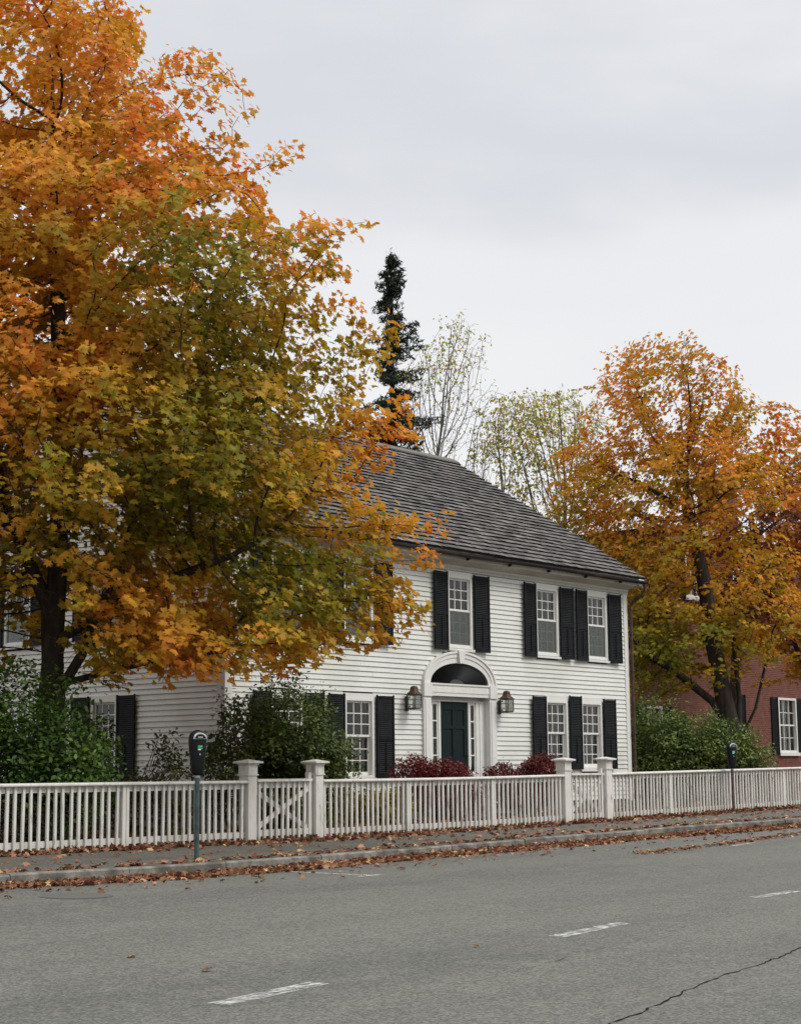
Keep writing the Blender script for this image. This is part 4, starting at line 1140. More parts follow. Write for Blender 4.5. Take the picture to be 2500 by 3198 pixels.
# ------------------------------------------------------------------ brick house
def brick_mat(name, rotz):
    mt, nt, b = new_mat(name, (0.2, 0.06, 0.04), 0.85, 0.2)
    ge = N(nt, "ShaderNodeTexCoord"); mp = N(nt, "ShaderNodeMapping"); mp.inputs['Rotation'].default_value = (math.radians(-90), 0, 0)
    sp = N(nt, "ShaderNodeSeparateXYZ"); cb = N(nt, "ShaderNodeCombineXYZ"); nt.links.new(ge.outputs['Object'], sp.inputs[0])
    ad = N(nt, "ShaderNodeMath", operation='ADD'); nt.links.new(sp.outputs['X'], ad.inputs[0]); nt.links.new(sp.outputs['Y'], ad.inputs[1])
    nt.links.new(ad.outputs[0], cb.inputs['X']); nt.links.new(sp.outputs['Z'], cb.inputs['Y'])
    br = N(nt, "ShaderNodeTexBrick"); nt.links.new(cb.outputs[0], br.inputs[0])
    br.inputs['Scale'].default_value = 1; br.inputs['Brick Width'].default_value = 0.215; br.inputs['Row Height'].default_value = 0.075; br.inputs['Mortar Size'].default_value = 0.008
    br.inputs['Color1'].default_value = (0.150, 0.046, 0.032, 1); br.inputs['Color2'].default_value = (0.085, 0.027, 0.020, 1); br.inputs['Mortar'].default_value = (0.20, 0.12, 0.10, 1); br.inputs['Bias'].default_value = -0.1
    c, f = noise_mix(nt, br.outputs[0], (0.22, 0.095, 0.065), 3.0, 5, 0.5, 0.8)
    nt.links.new(c, b.inputs['Base Color'])
    return mt
M['brick'] = brick_mat('old_red_brick', 0)
BY = 32.0
bh = thing('brick_house', 'red brick house with white window frames and black shutters behind the right-hand maple', 'house', (58, BY, 0.3))
def holed(mb, x0, x1, z0, z1, holes, place):
    xs = sorted(set([x0, x1] + [h[0] for h in holes] + [h[1] for h in holes])); zs = sorted(set([z0, z1] + [h[2] for h in holes] + [h[3] for h in holes]))
    for a, b in zip(xs, xs[1:]):
        for c, d in zip(zs, zs[1:]):
            if any(h[0] <= a and b <= h[1] and h[2] <= c and d <= h[3] for h in holes): continue
            mb.add([place(a, 0, c), place(b, 0, c), place(b, 0, d), place(a, 0, d)], [(0, 1, 2, 3)])
    for h in holes:
        a, b, c, d = h
        mb.add([place(x, y, z) for x, y, z in ((a, 0, c), (b, 0, c), (b, 0, d), (a, 0, d), (a, .2, c), (b, .2, c), (b, .2, d), (a, .2, d))], [(0, 1, 5, 4), (1, 2, 6, 5), (2, 3, 7, 6), (3, 0, 4, 7)])
BW = [(53.2, 54.3, 1.2, 3.35), (58.9, 60.0, 1.75, 3.95), (63.4, 65.0, 1.72, 3.92), (68.0, 69.1, 1.75, 3.95), (56.3, 57.7, 7.5, 9.2), (62.9, 64.3, 6.2, 8.0), (60.0, 61.0, 7.2, 8.9)]
mb = MB(); holed(mb, 55.0, 72, -0.2, 10.0, [h for h in BW if h[0] > 55], lambda x, y, z: (x, BY + y, z)); holed(mb, 51.5, 55.0, -0.2, 6.6, [BW[0]], lambda x, y, z: (x, BY + y, z)); mb.build('front_wall', M['brick'], bh, 'world', fix=False)
mb = MB(); mb.box(51.5, 51.8, BY + 0.002, 42, -0.2, 6.6); mb.box(55.0, 55.3, BY + 0.202, 41.9, 6.6, 10.0); mb.box(71.7, 72, BY + 0.002, 42, -0.2, 10.0); mb.box(51.802, 71.698, 41.7, 42, -0.2, 6.6); mb.build('wall', M['brick'], bh, 'world')
mb = MB(); mb.hexa([(54.6, BY - 0.4, 10.0), (72.4, BY - 0.4, 10.0), (72.4, 42.4, 10.0), (54.6, 42.4, 10.0), (59.8, 36.9, 10.7), (67.7, 36.9, 10.7), (67.7, 37.1, 10.7), (59.8, 37.1, 10.7)]); mb.hexa([(51.1, BY - 0.3, 6.6), (54.99, BY - 0.3, 6.6), (54.99, 42.3, 6.6), (51.1, 42.3, 6.6), (53, 36.9, 7.6), (54.99, 36.9, 7.6), (54.99, 37.1, 7.6), (53, 37.1, 7.6)])
M['slate'], _, _ = new_mat('dark_slate', (0.06, 0.06, 0.065), 0.8, 0.3)
mb.build('roof', M['slate'], bh, 'world')
mb = MB(); mb.box(54.5, 72.5, BY - 0.5, BY - 0.35, 9.85, 10.02); mb.box(54.9, 72.1, BY - 0.08, BY - 0.01, 9.5, 9.849); mb.build('eaves_trim', M['trim'], bh, 'world')
mb = MB(); mb.box(58.9, 60.1, BY - 0.3, BY + 0.8, 9.3, 12.25); mb.box(58.82, 60.18, BY - 0.38, BY + 0.88, 12.251, 12.5); mb.build('chimney', M['brick'], bh, 'world')
for i, (a, b, c, d) in enumerate(BW):
    mb = MB(); f = 0.09
    mb.box(a, a + f, BY - 0.04, BY + 0.1, c, d); mb.box(b - f, b, BY - 0.04, BY + 0.1, c, d); mb.box(a + f, b - f, BY - 0.04, BY + 0.1, d - f, d); mb.box(a + f, b - f, BY - 0.02, BY + 0.1, c, c + f)
    fr = mb.build('window', M['trim'], bh, 'world')
    mb = MB(); mb.box(a - 0.08, b + 0.08, BY - 0.10, BY + 0.05, c - 0.13, c - 0.002); mb.build('sill', M['trim'], fr)
    mb = MB(); zm = (c + d) / 2
    mb.box(a + f, b - f, BY + 0.03, BY + 0.08, zm - 0.03, zm + 0.03)
    for k in (1, 2): xm = a + f + (b - a - 2 * f) * k / 3; mb.box(xm - 0.014, xm + 0.014, BY + 0.035, BY + 0.07, c + f, zm - 0.031); mb.box(xm - 0.014, xm + 0.014, BY + 0.035, BY + 0.07, zm + 0.031, d - f)
    for zq in ((c + f + zm) / 2, (zm + d - f) / 2): mb.box(a + f, b - f, BY + 0.071, BY + 0.09, zq - 0.014, zq + 0.014)
    mb.build('sash', M['trim'], fr)
    mb = MB(); mb.box(a + f, b - f, BY + 0.1, BY + 0.105, c, d); mb.build('pane', M['glass'], fr)
    mb = MB()
    for q in range(12): xq = a + (b - a) * q / 12; mb.box(xq, xq + (b - a) / 12 - 0.01, BY + 0.18 + 0.03 * (q % 2), BY + 0.20 + 0.03 * (q % 2), c, d)
    mb.build('curtain', M['sheer'] if i != 4 and i != 5 else M['blind'], fr)
    for x0, x1 in ((a - 0.62, a - 0.04), (b + 0.04, b + 0.62)):
        mb = MB(); mb.box(x0, x0 + 0.06, BY - 0.06, BY - 0.01, c - 0.1, d); mb.box(x1 - 0.06, x1, BY - 0.06, BY - 0.01, c - 0.1, d); mb.box(x0 + 0.06, x1 - 0.06, BY - 0.025, BY - 0.012, c - 0.1, d)
        z = c
        while z < d - 0.06: mb.box(x0 + 0.06, x1 - 0.06, BY - 0.05, BY - 0.026, z, z + 0.03); z += 0.055
        mb.build('shutter', M['shutter'], bh, 'world')
# pale building far back between the two houses
far = thing('white_shed', 'small white clapboard building glimpsed between the two houses', 'shed', (62, 46, 0.3))
mb = MB()
z = 0.2
while z < 5.2: mb.hexa([(58, 46 - 0.02, z), (70, 46 - 0.02, z), (70, 46.1, z), (58, 46.1, z), (58, 46, z + 0.14), (70, 46, z + 0.14), (70, 46.1, z + 0.14), (58, 46.1, z + 0.14)]); z += 0.14
mb.box(58, 70, 46.102, 52, 0.2, 5.2); mb.build('wall', M['clap'], far, 'world')
mb = MB(); mb.extr([(45.5, 5.2), (52.5, 5.2), (49, 7.2)], 'x', 57.6, 70.4); mb.build('roof', M['slate'], far, 'world')

# ------------------------------------------------------------------ trees
def col_left(U, Wd, Z, P, ct, rs):
    t = np.interp(Z, [2, 3.2, 4.6, 7, 8.5, 10, 12.5, 16], [.60, .60, .52, .53, .60, .72, .77, .80])
    t = t + np.interp(Z, [6, 10], [.32, .20]) * vnoise(P, 0.55, 3) + 0.16 * vnoise(P, 1.5, 4) + 0.055 * ct + rs.normal(0, 0.05, len(Z))
    for (u, z, r, s) in ((2.8, 9.2, 1.1, -.36), (4.7, 8.4, .9, -.24), (1.9, 8.4, .8, -.2), (3.4, 7.0, 1.2, -.12), (.8, 5.3, 1.0, -.14), (3.0, 4.9, 1.2, -.16), (5.0, 3.8, .9, -.22), (3.0, 3.7, .9, -.12), (5.6, 6.4, 0.8, .3), (4.7, 10.0, 1.1, .2), (2.1, 10.0, .8, .25), (.6, 7.4, 1.2, .2), (5.8, 9.2, 1.0, .2), (1.9, 4.0, .8, .2), (6.2, 4.8, .7, .3), (2.6, 3.0, .9, .15)):
        t = t + s * np.exp(-((U - u) ** 2 + (Z - z) ** 2) / (r * r))
    rad = np.sqrt(U ** 2 + Wd ** 2)
    t = t + 0.10 * (rad / np.interp(Z, [3, 8, 11, 16], [5.6, 5.6, 4.2, 1.8]) - 0.75)
    c = pal(t) * rs.uniform(0.82, 1.18, len(Z))[:, None]
    return c
def col_right(U, Wd, Z, P, ct, rs):
    t = np.interp(Z, [2, 4, 6, 8, 11, 15], [.52, .50, .55, .62, .66, .70])
    t = t + 0.28 * vnoise(P, 0.6, 13) + 0.14 * vnoise(P, 1.6, 14) + 0.05 * ct + rs.normal(0, 0.05, len(Z))
    t = t - 0.25 * np.exp(-((U + 2.5) ** 2 + (Z - 4.5) ** 2) / 3)
    return pal(t) * rs.uniform(0.82, 1.18, len(Z))[:, None]
PALR_T = np.array([0, .4, .7, 1]); PALR = np.array([(0.06, 0.018, 0.012), (0.15, 0.04, 0.02), (0.32, 0.09, 0.03), (0.42, 0.16, 0.03)])
def col_dark(U, Wd, Z, P, ct, rs):
    t = 0.35 + 0.35 * vnoise(P, 0.7, 23) + 0.1 * ct + rs.normal(0, .1, len(Z))
    return pal(t, PALR_T, PALR) * rs.uniform(.8, 1.2, len(Z))[:, None]
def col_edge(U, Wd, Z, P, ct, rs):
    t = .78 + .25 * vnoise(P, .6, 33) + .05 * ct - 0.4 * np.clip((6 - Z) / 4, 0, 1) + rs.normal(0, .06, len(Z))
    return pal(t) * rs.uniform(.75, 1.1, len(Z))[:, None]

def at(px, D, z=0.3):     # ground point seen in direction px (photo pixels), D metres off along the view axis
    u = (px - 1250) / 5339.0 * D
    p = FV * D + RV * u; return (float(p[0]), float(p[1]), z)
T1 = (18.10, 22.05, 0.0)
def trunk_window(P, L, rs):      # thinner foliage round the bole, where the wall behind shows through
    rel = P - L; U = rel @ RV; Wd = rel @ FV; Z = rel[:, 2]
    p = np.where((abs(U - .05) < .5) & (Wd < .6) & (Z < 4.6), .12, np.where((U > -2.2) & (U < 1.3) & (Z < 6.2), .50, 1.0))
    return rs.uniform(0, 1, len(P)) < p
make_tree('maple_tree', 'big orange and green maple covering the left side of the white house', 'tree', T1,
    [(-.6, 0, 13.4, 2.3, 2.4, 2.9), (0, 0, 11.0, 3.8, 3.6, 2.4), (2.9, 0, 12.0, .9, 1.0, 0.9), (0, 0, 8.8, 5.2, 4.8, 2.3), (3.6, -.4, 9.1, 1.3, 1.4, .9), (4.2, -.4, 8.0, 1.9, 1.7, 1.3), (0, 0, 6.3, 5.5, 5.0, 2.0), (0, 0, 4.7, 5.4, 4.8, 1.7),
     (4.7, -.8, 5.0, 1.9, 1.4, .45), (4.3, -1.2, 3.8, 1.5, 1.2, .85), (2.6, -2, 3.3, 2.4, 1.8, .75), (3.4, -1.6, 2.95, 1.6, 1.4, .55), (-2.6, -.5, 3.6, 1.8, 2.0, 1.1), (3.2, 0, 6.6, 2.4, 2.0, 1.6), (5.2, -1.0, 4.2, 1.1, .9, .55), (4.9, -1.1, 3.3, 1.0, .9, .5), (6.0, -1.1, 4.85, .7, .6, .3), (5.5, -1.1, 3.5, .8, .8, .65), (2.8, 2.0, 3.5, 2.2, 1.8, .9), (1.2, 2.6, 3.4, 1.6, 1.6, .8), (2.0, 3.7, 3.9, 1.8, 1.3, 1.2), (.9, 4.3, 3.9, 1.5, 1.2, 1.2), (2.1, -1, 2.85, 2.2, 1.6, .5), (5.1, -.2, 7.9, .9, .9, 1.1), (5.3, -.3, 6.9, .8, .9, .9), (3.8, -.2, 8.0, 1.9, 1.8, 1.6), (4.4, 0, 7.6, 1.2, 1.2, 1.2), (4.9, -1.2, 3.8, 1.25, 1.0, .95), (5.3, -1.2, 3.3, .9, .8, .5)],
    [(-1, [(0, 0, -0.2), (0.0, 0, 2.6), (0.05, 0.05, 4.6), (0.08, 0, 6.4), (-0.05, 0, 9.2), (-0.2, 0.1, 12.2)]), (7, [(0, 0, 2.2), (0.45, 0.1, 3.0), (0.9, 0.2, 4.2), (1.5, 0.4, 6.0)]), (12, [(0, 0, 3.6), (-.7, 0, 5.2), (-1.3, -.2, 7.4)]), (14, [(0, 0, 3.2), (1.5, -.6, 4.0), (3.0, -.9, 4.5)]), (12, [(0, 0, 2.5), (1.4, .5, 2.9), (3.0, .2, 3.1)])],
    12500, 12.5, 0.145, col_left, 7, M['bark'], spread=0.26, leaf_r=0.024, D=0.21, dk=0.29, gap=-0.20, base_r=.26, tip=0.0045, keepfn=trunk_window)
make_tree('maple_tree', 'maple added to shade the side wall, of which only the outermost branches enter at the left edge', 'tree', (13.0, 25.2, 0.0),  # mostly out-of-view tree, added to keep skylight off the side wall
    [(0, 0, 9.5, 4.0, 4.0, 3.2), (0, 0, 6.3, 5.1, 4.8, 2.6), (0, 0, 4.2, 4.6, 4.6, 1.8)],
    [(-1, [(0, 0, -0.2), (0.0, 0, 3), (0.05, 0.05, 5), (0.08, 0, 9)]), (8, [(0, 0, 2.4), (1.6, 0.1, 4.0), (3.4, 0.2, 5.6)])],
    1900, 9, 0.19, col_left, 9, M['bark'], spread=0.34, leaf_r=0.02, D=0.32, dk=0.5, gap=-0.22, base_r=.24)
T2 = (46.6, 24.9, 0.2)
def limb_window(P, L, rs):       # gaps through which the forked limbs and the brick show
    rel = P - L; U = rel @ RV; Wd = rel @ FV; Z = rel[:, 2]; nz = vnoise(P, .8, 71)
    p = np.where((Z < 3.6) & (abs(U) < 1.5), .08, np.where((U > -1.6) & (U < 1.4) & (Z < 9.2) & (Wd < 1.2) & (nz > -.08), .22, 1.0))
    return rs.uniform(0, 1, len(P)) < p
make_tree('maple_tree', 'orange maple standing between the white house and the brick house', 'tree', T2,
    [(-1.9, 0, 11.9, 2.7, 2.6, 2.2), (-3.3, 0, 12.3, 1.1, 1.0, 1.0), (-2.0, 0, 13.6, .5, .5, .7), (-2.1, 0, 9.4, 3.7, 3.2, 2.0), (-1.8, 0, 6.8, 3.8, 3.3, 1.9), (-1.5, 0, 4.7, 3.4, 3.2, 1.35), (-4.8, 0, 8.4, 1.5, 1.3, 1.0), (1.2, -.5, 4.8, 1.9, 1.6, 1.3), (1.0, 0, 7.6, 1.4, 1.4, 1.6), (-3.6, 0, 5.4, 1.6, 1.6, 1.4), (-.4, 0, 11.6, 1.5, 1.5, 1.9), (.6, 0, 9.6, 1.3, 1.4, 1.4), (-3.7, -.4, 3.7, 1.7, 1.3, .95), (-2.3, -.6, 3.4, 1.3, 1.2, .7)],
    [(-1, [(0, 0, -.2), (0, 0, 1.5), (-0.35, 0, 3.0), (-.6, 0, 4.6), (-.8, 0, 6.5), (-1.3, 0, 9)]), (6, [(0, 0, 1.6), (.12, 0, 3.0), (.0, 0, 4.6), (.3, 0, 6)]), (6, [(0, 0, 1.5), (.6, 0, 2.7), (.95, 0, 4.0), (1.2, 0, 5)]), (6, [(0, 0, 1.6), (-.7, 0, 2.9), (-1.9, 0, 3.9), (-3.2, 0, 4.6)])],
    6000, 11, 0.155, col_right, 17, M['bark'], spread=0.29, leaf_r=0.026, D=0.24, dk=0.32, gap=-0.15, base_r=.34, tip=0.0055, keepfn=limb_window)
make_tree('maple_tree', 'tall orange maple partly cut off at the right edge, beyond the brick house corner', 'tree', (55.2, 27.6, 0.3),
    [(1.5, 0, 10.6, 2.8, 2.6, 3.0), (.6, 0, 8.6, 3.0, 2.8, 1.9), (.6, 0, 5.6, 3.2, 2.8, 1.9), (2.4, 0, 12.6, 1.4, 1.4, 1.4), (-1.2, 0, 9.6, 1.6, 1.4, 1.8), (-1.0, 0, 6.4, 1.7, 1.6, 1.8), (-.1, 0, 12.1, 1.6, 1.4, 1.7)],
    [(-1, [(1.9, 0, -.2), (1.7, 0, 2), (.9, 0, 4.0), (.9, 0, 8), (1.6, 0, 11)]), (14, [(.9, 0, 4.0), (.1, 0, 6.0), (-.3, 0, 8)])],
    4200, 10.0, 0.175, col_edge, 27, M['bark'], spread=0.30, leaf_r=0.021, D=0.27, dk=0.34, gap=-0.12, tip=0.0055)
make_tree('red_oak', 'slender tree with dark brownish red leaves before the brick wall', 'tree', at(2285, 56.5, 0.25),
    [(.4, 0, 6.6, 1.5, 1.6, 2.4), (1.6, 0, 8.6, 1.4, 1.3, 1.5), (2.6, 0, 9.6, 1.2, 1.2, 1.0)],
    [(-1, [(0, 0, -.2), (0, 0, 3.6), (.2, 0, 6.3), (.8, 0, 8.3)])],
    1700, 8, 0.16, col_dark, 37, M['bark'], spread=0.26, leaf_r=0.020, D=0.25, dk=0.36, gap=-0.15)

# bare, half-leafed trees behind the roof
def col_pale(U, Wd, Z, P, ct, rs):
    t = rs.uniform(0, 1, len(Z)) + .3 * ct
    C = np.array([(0.24, 0.28, 0.05), (0.52, 0.48, 0.10), (0.50, 0.30, 0.07)]); return pal(t, np.array([0, .5, 1]), C)
def topkeep(zmin, p_low):
    def fn(P, L, rs):
        z = P[:, 2] - L[2]; return (z > zmin + rs.normal(0, .5, len(z))) & (rs.uniform(0, 1, len(z)) < .75) | (rs.uniform(0, 1, len(z)) < p_low)
    return fn
make_tree('bare_tree', 'tall thin nearly bare tree next to the spruce behind the roof', 'tree', at(1400, 60),
    [(0.1, 0, 14.5, 1.75, 1.7, 2.5), (0, 0, 11.0, 1.8, 1.7, 2.2), (.3, 0, 8.6, 2.0, 1.8, 1.8)],
    [(-1, [(0, 0, 0), (0.1, 0, 5), (.2, 0, 9)]), (8, [(0, 0, 3), (-.3, 0, 6), (-.6, 0, 10)])],
    4200, 1.9, 0.13, col_pale, 47, M['bark_grey'], spread=.2, leaf_r=.012, D=.17, dk=.19, up=.36, base_r=.12, tip=.0052, gap=-.3, keepfn=topkeep(14.6, .12), shape='oval')
make_tree('bare_tree', 'broad half-bare tree with yellow-green leaf tips behind the roof', 'tree', at(1655, 62),
    [(.6, 0, 12.6, 2.6, 2.4, 2.2), (0.3, 0, 9.2, 3.0, 2.6, 2.2), (-.6, 0, 12.6, 1.5, 1.4, 1.5), (2.0, 0, 11.2, 1.5, 1.4, 1.4)],
    [(-1, [(0, 0, 0), (-.1, 0, 4), (-.2, 0, 7.5)]), (8, [(0, 0, 2.8), (.6, 0, 6), (1.2, 0, 8.5)]), (8, [(0, 0, 2.8), (-.7, 0, 5.5), (-1.1, 0, 8)])],
    6000, 4.4, 0.15, col_pale, 57, M['bark_grey'], spread=.22, leaf_r=.014, D=.22, dk=.24, up=.38, base_r=.16, tip=.0062, gap=-.3, keepfn=topkeep(11.6, .38), shape='oval')
make_tree('bare_tree', 'small grey leafless tree between the two half-bare trees behind the roof', 'tree', at(1540, 58),
    [(0, 0, 10.0, 1.3, 1.2, 1.9), (0, 0, 7.6, 1.9, 1.6, 1.5)], [(-1, [(0, 0, 0), (0, 0, 5), (.1, 0, 7)])],
    2000, 1.8, 0.13, col_pale, 67, M['bark_grey'], spread=.2, leaf_r=.012, D=.22, dk=.24, up=.36, base_r=.12, tip=.006, gap=-.3, keepfn=topkeep(11.0, .2), shape='oval')

# spruce
def spruce(loc, H, label, seed):
    rs = np.random.RandomState(seed); root = thing('spruce_tree', label, 'tree', loc)
    mb = MB(); mb.tube([(loc[0], loc[1], loc[2]), (loc[0], loc[1], loc[2] + H * .5), (loc[0], loc[1], loc[2] + H)], [0.30, 0.16, 0.02], 8)
    PP, NN, SS = [], [], []
    z = H * 0.30
    while z < H - 0.25:
        f = (H - z) / (H * 0.7); L0 = 0.18 + 3.4 * f ** 1.05
        for k in range(rs.randint(3, 6)):
            az = rs.uniform(0, 6.283); L = L0 * (rs.uniform(.6, 1.18) if rs.uniform() < .55 else rs.uniform(.2, .55)); d = np.array((math.cos(az), math.sin(az), 0)); pts = []
            n = max(4, int(L / .13))
            for i in range(n + 1):
                t = i / n; p = np.array(loc) + d * L * t + np.array((0, 0, .07 * math.sin(t * 5 + az * 3))) + np.array((0, 0, z + (.10 - .22 * f) * L * t - .28 * L * t * t * f * 1.2 + .22 * L * max(0, t - .65) ** 1.3))
                pts.append(p)
            mb.tube(pts, [0.028 * (1 - .8 * i / n) + .004 for i in range(n + 1)], 4, cap=False)
            for i in range(1, n + 1):
                m_ = rs.randint(8, 17); w = (0.09 + 0.20 * min(1, L) * (1 - .5 * i / n))
                side = np.array((-d[1], d[0], 0)); 
                q = pts[i] + side * rs.uniform(-w, w, (m_, 1)) * 1.0 + rs.normal(0, .05, (m_, 3)) + np.array((0, 0, -1)) * rs.uniform(0, .30 * (0.4 + f), (m_, 1)) ** 1.2
                PP.append(q); NN.append(rs.normal(size=(m_, 3))); SS.append(rs.uniform(.18, .36, m_))
        z += rs.uniform(.15, .36)
    m_ = 60; q = np.array(loc) + np.array((0, 0, 1)) * rs.uniform(H - .9, H + .1, (m_, 1)) + rs.normal(0, .05, (m_, 3)); PP.append(q); NN.append(rs.normal(size=(m_, 3))); SS.append(rs.uniform(.10, .2, m_))
    P = np.concatenate(PP); n = len(P)
    col = np.array((0.030, 0.044, 0.028)) * rs.uniform(.6, 1.6, (n, 1))
    br = rs.uniform(0, 1, n) < .10; col[br] = (0.06, 0.045, 0.04)
    dr = np.tile(np.array((0, 0, 1.0)), (n, 1)) + rs.normal(size=(n, 3)) * .8
    leaves_mesh('crown', M['needle'], P, np.concatenate(NN), np.concatenate(SS), col, rs, root, 'blade', droop=None)
    mb.build('trunk', M['bark'], root, 'world', fix=False)
spruce(at(1228, 62), 20.1, 'tall dark pointed spruce behind the roof ridge', 77)

# ------------------------------------------------------------------ shrubs
def make_shrub(name, label, cat, loc, blobs, n, size, colfn, seed, shape='oval', stems=16, group=None, spread=.10, leafm='shrub', nrm_up=.5, hollow=.0, gap=-.25, gscale=2.0, stemmat='bark_red'):
    rs = np.random.RandomState(seed); root = thing(name, label, cat, loc, group); L = np.array(loc)
    def W(p): return L + p[:, :1] * RV + p[:, 1:2] * FV + p[:, 2:3] * np.array((0, 0, 1.0))
    tips = W(sample_blobs(blobs, max(60, n // 14), rs, seed, gap, gscale, hollow))
    mb = MB()
    for i in range(stems):
        k = rs.randint(len(tips)); tp = tips[k]; b0 = L + np.array((*rs.uniform(-.18, .18, 2), -.05)); mid = (b0 + tp) / 2 + np.array((*( (b0 - tp)[:2] * .15), .12))
        mb.tube([b0, mid, tp], [.014, .010, .004], 5, cap=False)
    # twigs towards every cluster
    for tp in tips[:: max(1, len(tips) // 260)]:
        c0 = L + (tp - L) * rs.uniform(.55, .8); mb.tube([c0, tp], [.005, .0025], 4, cap=False)
    mb.build('stem', M[stemmat], root, 'world', fix=False)
    idx = rs.randint(len(tips), size=n)
    P = tips[idx] + rs.normal(0, spread, (n, 3)) * np.array((1, 1, .8))
    P[:, 2] = np.maximum(P[:, 2], L[2] + .02)
    out = P - (L + np.array((0, 0, .6))); out /= np.linalg.norm(out, axis=1, keepdims=True) + 1e-6
    Nn = rs.normal(size=(n, 3)) * .6 + out * .6 + np.array((0, 0, nrm_up))
    c = colfn(P - L, rs.normal(0, 1, len(tips))[idx], rs, P)
    leaves_mesh('foliage', M[leafm], P, Nn, size * rs.uniform(.6, 1.3, n), c, rs, root, shape, droop=rs.normal(size=(n, 3)) + np.array((0, 0, .3)))
    return root
def cg(a, b, seed=1, sc=1.5):
    a, b = np.array(a), np.array(b)
    def f(rel, ct, rs, P):
        t = np.clip(.5 + .5 * vnoise(P, sc, seed) + .18 * ct + rs.normal(0, .12, len(rel)), 0, 1)[:, None]
        return (a * (1 - t) + b * t) * rs.uniform(.75, 1.25, (len(rel), 1))
    return f
make_shrub('green_shrub', 'large bright green shrub below the big maple at the left edge', 'shrub', (16.35, 20.4, 0),
    [(-.6, 0, 1.6, 1.35, 1.0, 1.15), (.15, 0, 1.1, 1.15, .9, .95), (.55, 0, .85, .70, .7, .70), (-1.6, 0, 1.4, 1.0, .9, 1.2)], 26000, .085, cg((.035, .078, .014), (.12, .21, .035), 5), 5, spread=.11, gap=-.2)
make_shrub('green_shrub', 'dark green rounded shrub with a few sprigs on top in front of the left windows', 'shrub', (23.05, 21.6, 0),
    [(.1, 0, 1.55, 1.0, .9, 1.15), (-.55, 0, 1.35, .85, .8, .95), (.75, 0, 1.25, .75, .7, .85), (0, 0, .7, 1.3, .9, .7)], 26000, .080, cg((.035, .062, .013), (.13, .17, .028), 6), 6, spread=.10, gap=-.15, stems=26)
make_shrub('young_shrub', 'thin leafy shrub at the corner of the white house, left of the dark green shrub', 'shrub', (21.75, 21.55, 0),
    [(0, 0, 1.75, .45, .4, .75), (-.1, 0, .9, .6, .5, .7)], 2200, .085, cg((.045, .065, .015), (.10, .13, .025), 7), 8, spread=.10, stems=10, gap=-.05)
make_shrub('young_shrub', 'sparse low shrub against the shaded side wall behind the nearest parking meter', 'shrub', (20.3, 22.6, 0),
    [(-.55, 0, 1.15, .5, .4, .75), (.5, 0, .95, .75, .5, .7), (0, 0, .4, 1.1, .5, .4)], 3600, .085, cg((.045, .06, .015), (.12, .13, .03), 9), 9, spread=.12, stems=12, gap=0.0)
def red(rel, ct, rs, P):
    t = np.clip(.5 + .3 * ct + rs.normal(0, .25, len(rel)), 0, 1)[:, None]
    return (np.array((.085, .012, .012)) * (1 - t) + np.array((.21, .030, .024)) * t) * rs.uniform(.7, 1.3, (len(rel), 1))
make_shrub('red_shrub', 'dark red shrub in front of the front door steps', 'shrub', (28.45, 22.1, 0.05),
    [(-.55, 0, .90, .46, .5, .40), (.15, 0, .86, .60, .55, .44), (.0, 0, .5, 1.0, .6, .42)], 24000, .056, red, 15, spread=.06, stems=30, gap=-.5, nrm_up=.1, group='dark red shrubs by the entrance')
make_shrub('red_shrub', 'dark red shrub right of the front door', 'shrub', (31.6, 22.1, 0.07),
    [(-.45, 0, .84, .50, .5, .40), (.25, 0, .95, .53, .5, .44), (.0, 0, .5, .95, .6, .42)], 18000, .056, red, 16, spread=.065, stems=34, gap=-.35, nrm_up=.1, group='dark red shrubs by the entrance')
make_shrub('red_shrub', 'small dark red shrub peeping over the far gate', 'shrub', (32.95, 22.2, 0.07),
    [(0, 0, .80, .40, .4, .45)], 1300, .058, red, 17, spread=.06, stems=10, group='dark red shrubs by the entrance')
make_shrub('green_shrub', 'wide mid-green shrub between the white house and the brick house', 'shrub', (40.8, 23.6, 0.12),
    [(-.5, 0, 1.5, 1.2, 1.0, 1.15), (.8, 0, 1.4, 1.15, 1.0, 1.0), (1.7, 0, 1.15, .8, .8, .85), (0, 0, .8, 2.2, 1.0, .75)], 34000, .095, cg((.055, .095, .02), (.19, .24, .055), 18), 18, spread=.12, gap=-.2, stems=30)
make_shrub('green_shrub', 'shadowy evergreen behind the right-hand shrub, next to the brick wall', 'shrub', (46.2, 27.5, 0.2),
    [(.6, 0, 1.2, 1.0, .9, 1.2), (-1.2, 0, .9, 1.8, .9, .9)], 12000, .10, cg((.03, .05, .013), (.08, .10, .025), 19), 19, spread=.12, gap=-.2)
make_shrub('yellow_perennial', 'clump of yellowing bladed leaves below the left front window', 'plant', (26.4, 22.4, 0.02),
    [(0, 0, .3, 1.0, .4, .38)], 1500, .28, cg((.20, .20, .03), (.42, .30, .06), 20), 20, shape='blade', stems=8, spread=.1)
make_shrub('low_hedge', 'dark low evergreen ground shrubs behind the fence at the far left', 'shrub', (14.9, 20.9, 0),
    [(-1.0, 0, .45, 1.6, .7, .5), (.8, 0, .4, 1.3, .6, .45)], 3500, .08, cg((.014, .028, .009), (.04, .06, .015), 21), 21, spread=.12)

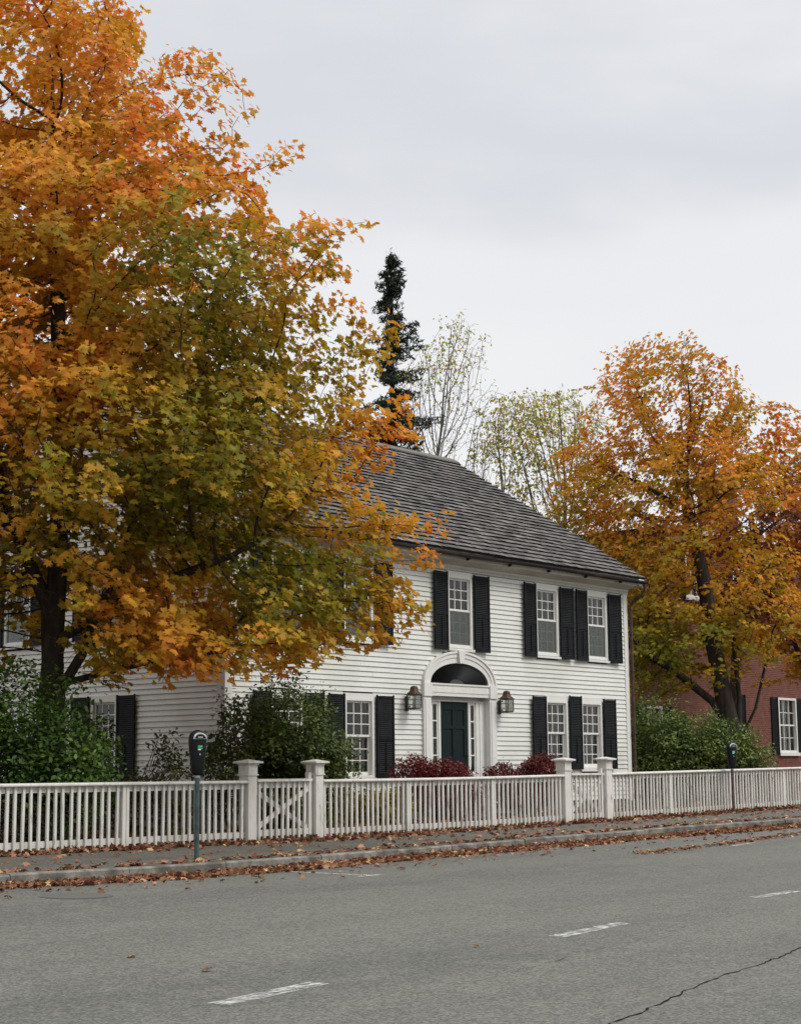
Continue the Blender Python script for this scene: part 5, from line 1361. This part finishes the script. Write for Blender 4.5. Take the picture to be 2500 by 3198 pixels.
# ------------------------------------------------------------------ fallen leaves
LP_T = np.array([0, .35, .6, .8, 1.0]); LP = np.array([(0.085, 0.034, 0.024), (0.20, 0.082, 0.048), (0.33, 0.165, 0.095), (0.50, 0.30, 0.17), (0.64, 0.46, 0.18)])
def litter(name, label, samples, seed, smin=.07, smax=.13, tilt=.45, bias=0.0, lay=.02):
    rs = np.random.RandomState(seed); P = np.array(samples, float); n = len(P)
    P[:, 2] += .012 + rs.uniform(0, lay, n)
    Nn = np.tile(np.array((0, 0, 1.0)), (n, 1)) + rs.normal(size=(n, 3)) * tilt
    t = np.clip(rs.beta(1.7, 2.2, n) + bias, 0, 1)
    col = pal(t, LP_T, LP) * rs.uniform(.8, 1.2, (n, 1))
    o = leaves_mesh(name, M['litter'], P, Nn, rs.uniform(smin, smax, n), col, rs, None, 'star', curl=1.6)
    tag(o, label, 'leaves', kind='stuff'); return o
rs = np.random.RandomState(99)
pts = []
for _ in range(10000):                                   # gutter: a drift whose width comes and goes
    x = rs.uniform(6, 50); ky = kerbY(x) - .16; w = .30 + .17 * mnoise.noise(Vector((x * .5, 0, 1))) + .10 * mnoise.noise(Vector((x * 2.2, 3, 1)))
    if 33 > x > 24: w += .12
    d = min(abs(rs.normal(0, .55)), 1.0) * w * 1.25; h = .035 * max(0, 1 - d / .35)
    y = ky - .02 - d; pts.append((x, y, roadZ(x, y) + rs.uniform(0, 1) * h))
litter('fallen_leaves', 'drift of rusty fallen maple leaves in the gutter below the kerb', pts, 1, .07, .125, .6, .04)
pts = []
for _ in range(7000):                                    # foot of the fence
    x = rs.uniform(6, 50); w = .16 + .12 * mnoise.noise(Vector((x * .9, 5, 1))) + (.14 if 18.5 < x < 23.5 else 0)
    d = abs(rs.normal(0, 1)) * w; y = FENCE_Y - .02 - d + rs.uniform(0, .12); pts.append((x, y, walkZ(x, min(y, FENCE_Y)) + rs.uniform(0, .05) * max(0, 1 - d / .25)))
litter('fallen_leaves', 'brown and orange leaves piled along the foot of the picket fence', pts, 2, .065, .125, .7, -.02)
pts = []
for _ in range(1700):                                    # back of the kerb and over the pavement
    x = rs.uniform(6, 50); ky = kerbY(x)
    if rs.uniform() < .62:
        y = ky + .04 + abs(rs.normal(0, .16)) * (1 if mnoise.noise(Vector((x * .5, 9, 1))) > -.15 else .35)
    elif rs.uniform() < .5 and x > 30: y = rs.normal(18.2, .35); 
    else: y = rs.uniform(ky, 18.8)
    y = min(y, 18.9); pts.append((x, y, walkZ(x, y)))
litter('fallen_leaves', 'scattered leaves on the pavement between kerb and fence', pts, 3, .07, .13, .3, .04)
pts = []
for _ in range(330):
    x = rs.uniform(7, 40); y = kerbY(x) - .6 - abs(rs.normal(0, .55)); pts.append((x, y, roadZ(x, y)))
for _ in range(420):                                     # second thin trail out on the road to the right
    x = rs.uniform(23.5, 31); y = 14.35 + .10 * (x - 23.5) + rs.normal(0, .10); pts.append((x, y, roadZ(x, y)))
for _ in range(5):
    x = rs.uniform(5, 30); y = rs.uniform(4, 13); pts.append((x, y, roadZ(x, y)))
litter('fallen_leaves', 'few single leaves lying out on the road surface', pts, 4, .05, .11, .3, .0)
pts = []
for _ in range(12000):
    x = rs.uniform(10, 50); y = FENCE_Y + .08 + abs(rs.normal(0, 1.6)); pts.append((x, min(y, 23.2), lift(x) + rs.uniform(0, .03)))
litter('fallen_leaves', 'thick cover of red-brown leaves in the front yard behind the pickets', pts, 5, .07, .13, .5, -.12)

for o in list(bpy.data.objects):
    if '_w' in o: del o['_w']
